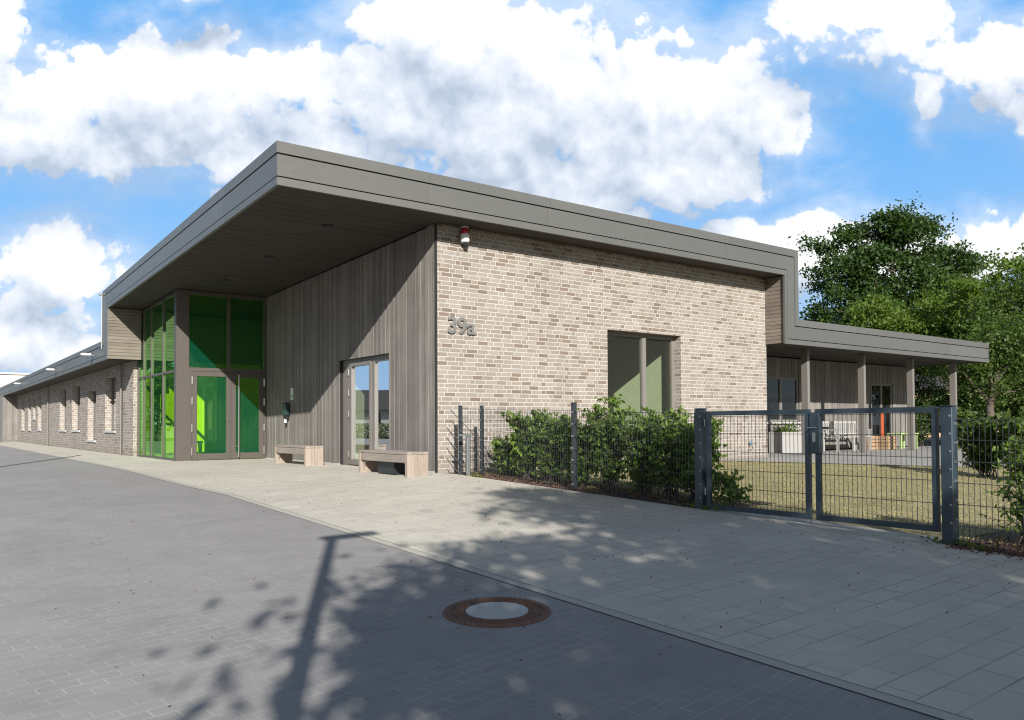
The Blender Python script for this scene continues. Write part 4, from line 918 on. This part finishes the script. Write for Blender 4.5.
# ------------------------------------------------------------------ terrace furniture
gb = thing('garden_bench', 'pale painted slatted garden bench under the terrace roof', 'bench', 14.9, 1.10, .012)
mb = MB()
for k in range(4): mb.box(0, 1.9, -.10 + k * .12, -.02 + k * .12, .42, .45)
mb.build('seat', 'winwhite', gb)
mb = MB(); mb.box(0, 1.9, .40, .44, .86, .93); mb.box(0, 1.9, .40, .44, .50, .55)
for k in range(16): mb.box(.06 + k * .118, .11 + k * .118, .405, .435, .55, .86)
mb.build('backrest', 'winwhite', gb)
for x_ in (.0, 1.84):
    for y_, h_ in ((-.10, .64), (.38, .93)): mb = MB(); mb.box(x_, x_ + .07, y_, y_ + .06, 0, h_ if y_ < 0 else .86); mb.build('leg', 'winwhite', gb)
    mb = MB(); mb.box(x_, x_ + .07, -.12, .40, .642, .68); mb.build('armrest', 'winwhite', gb)
mb = MB(); mb.box(.92, .98, -.09, -.03, 0, .42); mb.build('leg', 'winwhite', gb)
for a, b, w_, h_, lb in ((17.05, 1.15, .42, .46, 'wooden crate right of the pale garden bench'), (17.75, .95, .50, .44, 'wider wooden crate beside the pale green table')):
    c = thing('wooden_crate', lb, 'crate', a, b, .012, group='wooden crates on the terrace')
    mb = MB()
    for k in range(4): z0 = .01 + k * h_ / 4; wall(mb, 'a', 0, w_, z0, z0 + h_ / 4 - .02, 0, .02); wall(mb, 'a', 0, w_, z0, z0 + h_ / 4 - .02, .36, .38); wall(mb, 'b', .021, .359, z0, z0 + h_ / 4 - .02, 0.001, .02); wall(mb, 'b', .021, .359, z0, z0 + h_ / 4 - .02, w_ - .02, w_ - .001)
    mb.build('slatted_side', 'crate', c)
    mb = MB(); mb.box(.03, w_ - .03, .03, .35, .0, .02); mb.build('base', 'crate', c)
tt = thing('small_table', 'small pale green table near the last roof posts of the terrace', 'table', 18.2, .75, .012)
mb = MB(); mb.box(0, 1.15, 0, .55, .49, .53, .005); mb.build('tabletop', 'limegreen', tt)
for x_ in (.04, 1.05):
    for y_ in (.03, .46): mb = MB(); mb.box(x_, x_ + .05, y_, y_ + .05, 0, .488); mb.build('leg', 'limegreen', tt)
rp = thing('orange_chair', 'orange-red chair seen upright behind the gate by the terrace door', 'chair', 18.75, 1.45, .012)
mb = MB(); mb.box(0, .36, 0, .36, .40, .43); mb.build('seat', 'orange', rp)
mb = MB(); mb.box(.10, .26, .33, .36, .43, 1.2); mb.build('backrest', 'orange', rp)
for x_ in (0, .32):
    for y_ in (0, .32): mb = MB(); mb.box(x_, x_ + .04, y_, y_ + .04, 0, .399); mb.build('leg', 'orange', rp)
pb = thing('planter_box', 'pale planter box with green leaves and flowers under the terrace window', 'planter', 12.5, 1.35, .012)
mb = MB(); wall(mb, 'a', 0, 1.15, .0, .62, 0, .03); wall(mb, 'a', 0, 1.15, 0, .62, .37, .40); wall(mb, 'b', .031, .369, 0, .62, 0, .03); wall(mb, 'b', .031, .369, 0, .62, 1.12, 1.15); mb.build('box', 'winwhite', pb)
mb = MB(); mb.box(.031, 1.119, .031, .369, .50, .56); mb.build('soil', 'soil', pb)
pts = [(rg.uniform(.05, 1.1), rg.uniform(.05, .35), .60 + abs(rg.normal()) * .12) for k in range(420)]; leaves_obj('plants', pts, .075, 'leaf_lime', pb, 17, 0, True)['kind'] = 'stuff'
pts = [(rg.uniform(.7, 1.1), rg.uniform(.0, .25), .66 + abs(rg.normal()) * .08) for k in range(40)]; leaves_obj('flowers', pts, .06, 'white', pb, 18, 0, True)

# ------------------------------------------------------------------ neighbours: peach house, white block far left, houses mirrored in the glass
def house(name, label, x, y, rz, L, D, H, RH, mw, nwin=4):
    t = thing_w(name, label, 'house', x, y, -.3, rz); mb = MB()
    wins_ = [(1.2 + k * (L - 1.6) / nwin, 2.3 + k * (L - 1.6) / nwin, 1.3, 2.6) for k in range(nwin)]
    wall(mb, 'a', 0, L, 0, H, 0, .3, wins_); wall(mb, 'a', 0, L, 0, H, D - .3, D); wall(mb, 'b', .301, D - .301, 0, H, .001, .3); wall(mb, 'b', .301, D - .301, 0, H, L - .3, L - .001)
    mb.quad((0, .01, H), (0, D - .01, H), (0, D / 2, H + RH)); mb.quad((L, .01, H), (L, D - .01, H), (L, D / 2, H + RH)); mb.build('wall', mw, t)
    for w0, w1, z0, z1 in wins_:
        fm = MB(); fm.box(w0, w0 + .08, .1, .16, z0, z1); fm.box(w1 - .08, w1, .1, .16, z0, z1); fm.box(w0 + .08, w1 - .08, .1, .16, z0, z0 + .08); fm.box(w0 + .08, w1 - .08, .1, .16, z1 - .08, z1); f_ = fm.build('window', 'white', t)
        pn = MB(); pn.quad((w0, .13, z0), (w1, .13, z0), (w1, .13, z1), (w0, .13, z1)); pn.build('pane', 'dark_glass', f_)
    mb = MB(); e_ = .5
    for s0, s1 in (((-e_, H - e_ * RH / (D / 2)), (D / 2, H + RH)), ((D + e_, H - e_ * RH / (D / 2)), (D / 2, H + RH))):
        c = [(-e_, s0[0], s0[1] + .02), (L + e_, s0[0], s0[1] + .02), (L + e_, s1[0], s1[1] + .02), (-e_, s1[0], s1[1] + .02)]
        mb.quad(*c); mb.quad(*[(p[0], p[1], p[2] + .15) for p in c]); mb.quad(c[0], c[1], (c[1][0], c[1][1], c[1][2] + .15), (c[0][0], c[0][1], c[0][2] + .15))
    mb.build('roof', 'rooftile', t); return t
house('neighbour_house', 'peach rendered house glimpsed through the trees beyond the terrace', px(905, 53), 53, R(6), 12, 8, 3.6, 2.2, 'peach', 2)
p = WP(-34, 58); house('street_house', 'pale street house with dark roof mirrored in the side door glass', p.x, p.y, TH + R(48), 24, 8, 2.9, 2.0, 'houselight', 6)
p = WP(-34, -14); house('street_house', 'second pale street house with dark roof across the road', p.x, p.y, TH + R(90), 13, 9, 3.6, 3.6, 'houselight', 4)
hdg = thing('street_hedge', 'long clipped hedge across the far road, mirrored in the side door', 'hedge', -27.5, 48, -.4)
pts = [(rg.normal() * .28, rg.uniform(0, 46), rg.uniform(.1, 1.5)) for k in range(16000)]; leaves_obj('foliage', pts, .16, 'leaf_mid', hdg, 19)
mb = MB()
for k in range(24): mb.tube((0, 1 + k * 1.9, -.1), (.05, 1 + k * 1.9, 1.1), .02, .01, 5)
mb.build('stems', 'bark', hdg)
wb = thing('white_block', 'plain white flat-roofed block far behind the left end of the wing', 'building', -5.6, 62, -.3)
mb = MB(); wall(mb, 'a', 0, 8, 0, 5.4, 0, .3); wall(mb, 'a', 0, 8, 0, 5.4, 6, 6.3); wall(mb, 'b', .301, 5.99, 0, 5.4, .001, .3); wall(mb, 'b', .301, 5.99, 0, 5.4, 7.7, 7.999); mb.build('wall', 'houselight', wb)
mb = MB(); mb.box(-.12, 8.12, -.12, 6.42, 5.402, 5.55); mb.build('roof', 'sill', wb)

# ------------------------------------------------------------------ behind the viewpoint: lamp and tree that throw the shadows on the paving
lp = thing('street_lamp', 'grey street lamp with flat arm standing behind the viewpoint', 'street lamp', -9.18, -14.78)
mb = MB(); mb.lathe([(.0, 0), (.10, 0), (.10, .8), (.06, .9), (.055, 5.60), (.05, 5.65), (.0, 5.65)], 16); mb.build('pole', 'galv', lp, True)
mb = MB(); mb.box(-.12, .50, -.09, .09, 5.61, 5.69, .02); mb.build('lamp_head', 'galv', lp)
for i, (a, b, h) in enumerate(((-13.2, 58, 6.5), (-16.5, 64, 8.0), (-21, 78, 8.0), (-30, 48, 3.0), (-29, 96, 3.4))):
    x, y = WP(a, b).xy; k_ = h / 7
    tree('street_tree', ('green street tree mirrored in the first side light of the entrance', 'taller green street tree across the far road', 'round green street tree beyond the far end of the wing', 'low bushy street tree before the mirrored house', 'low bushy street tree past the mirrored house')[i], x, y,
         [(0, 0, 5.2 * k_, 2.2 * k_), (1.4 * k_, 0, 3.8 * k_, 2. * k_), (-1.6 * k_, 0, 3.6 * k_, 2. * k_), (0, .3, 2.2 * k_, 2. * k_)], 1.4 * k_, .2, 'leaf_mid', .34, 90, 50, 200 + i, .5)
for i, (a, b, h) in enumerate(((27, -22, 8.5), (34, -27, 9.5), (42, -33, 10), (31, -34, 9), (50, -40, 10.5))):
    x, y = WP(a, b).xy; k_ = h / 7
    tree('park_tree', ('park tree nearest the gate, mirrored in the brick wall window', 'tall park tree second from the gate', 'tall park tree third along the road to the right', 'park tree standing back from the row', 'farthest and tallest park tree on the right')[i], x, y,
         [(0, 0, 5.2 * k_, 2.2 * k_), (1.4 * k_, 0, 3.8 * k_, 2. * k_), (-1.6 * k_, 0, 3.6 * k_, 2. * k_), (0, .3, 2.4 * k_, 2. * k_)], 1.4 * k_, .2, 'leaf_mid', .40, 90, 50, 300 + i, .6)
x, y = WP(-8.55, -20.9).xy
tree('roadside_tree', 'young roadside tree behind the viewpoint that shades the paving', x, y,
     [(0.2, 0, 6.9, 1.8), (-1.5, 0, 6.4, 1.4), (1.2, .2, 5.6, 1.5), (-1.6, .3, 5.0, 1.6), (.1, -.3, 4.8, 1.9), (.8, 0, 8.3, 1.35), (-.2, 0, 9.2, .9), (1.5, 0, 7.2, 1.1), (1.7, 0, 4.2, 1.2), (-1.7, 0, 4.2, 1.2)],
     3.0, .10, 'leaf_mid', .18, 270, 150, 81, .34, z=G(-8.55, -20.9))
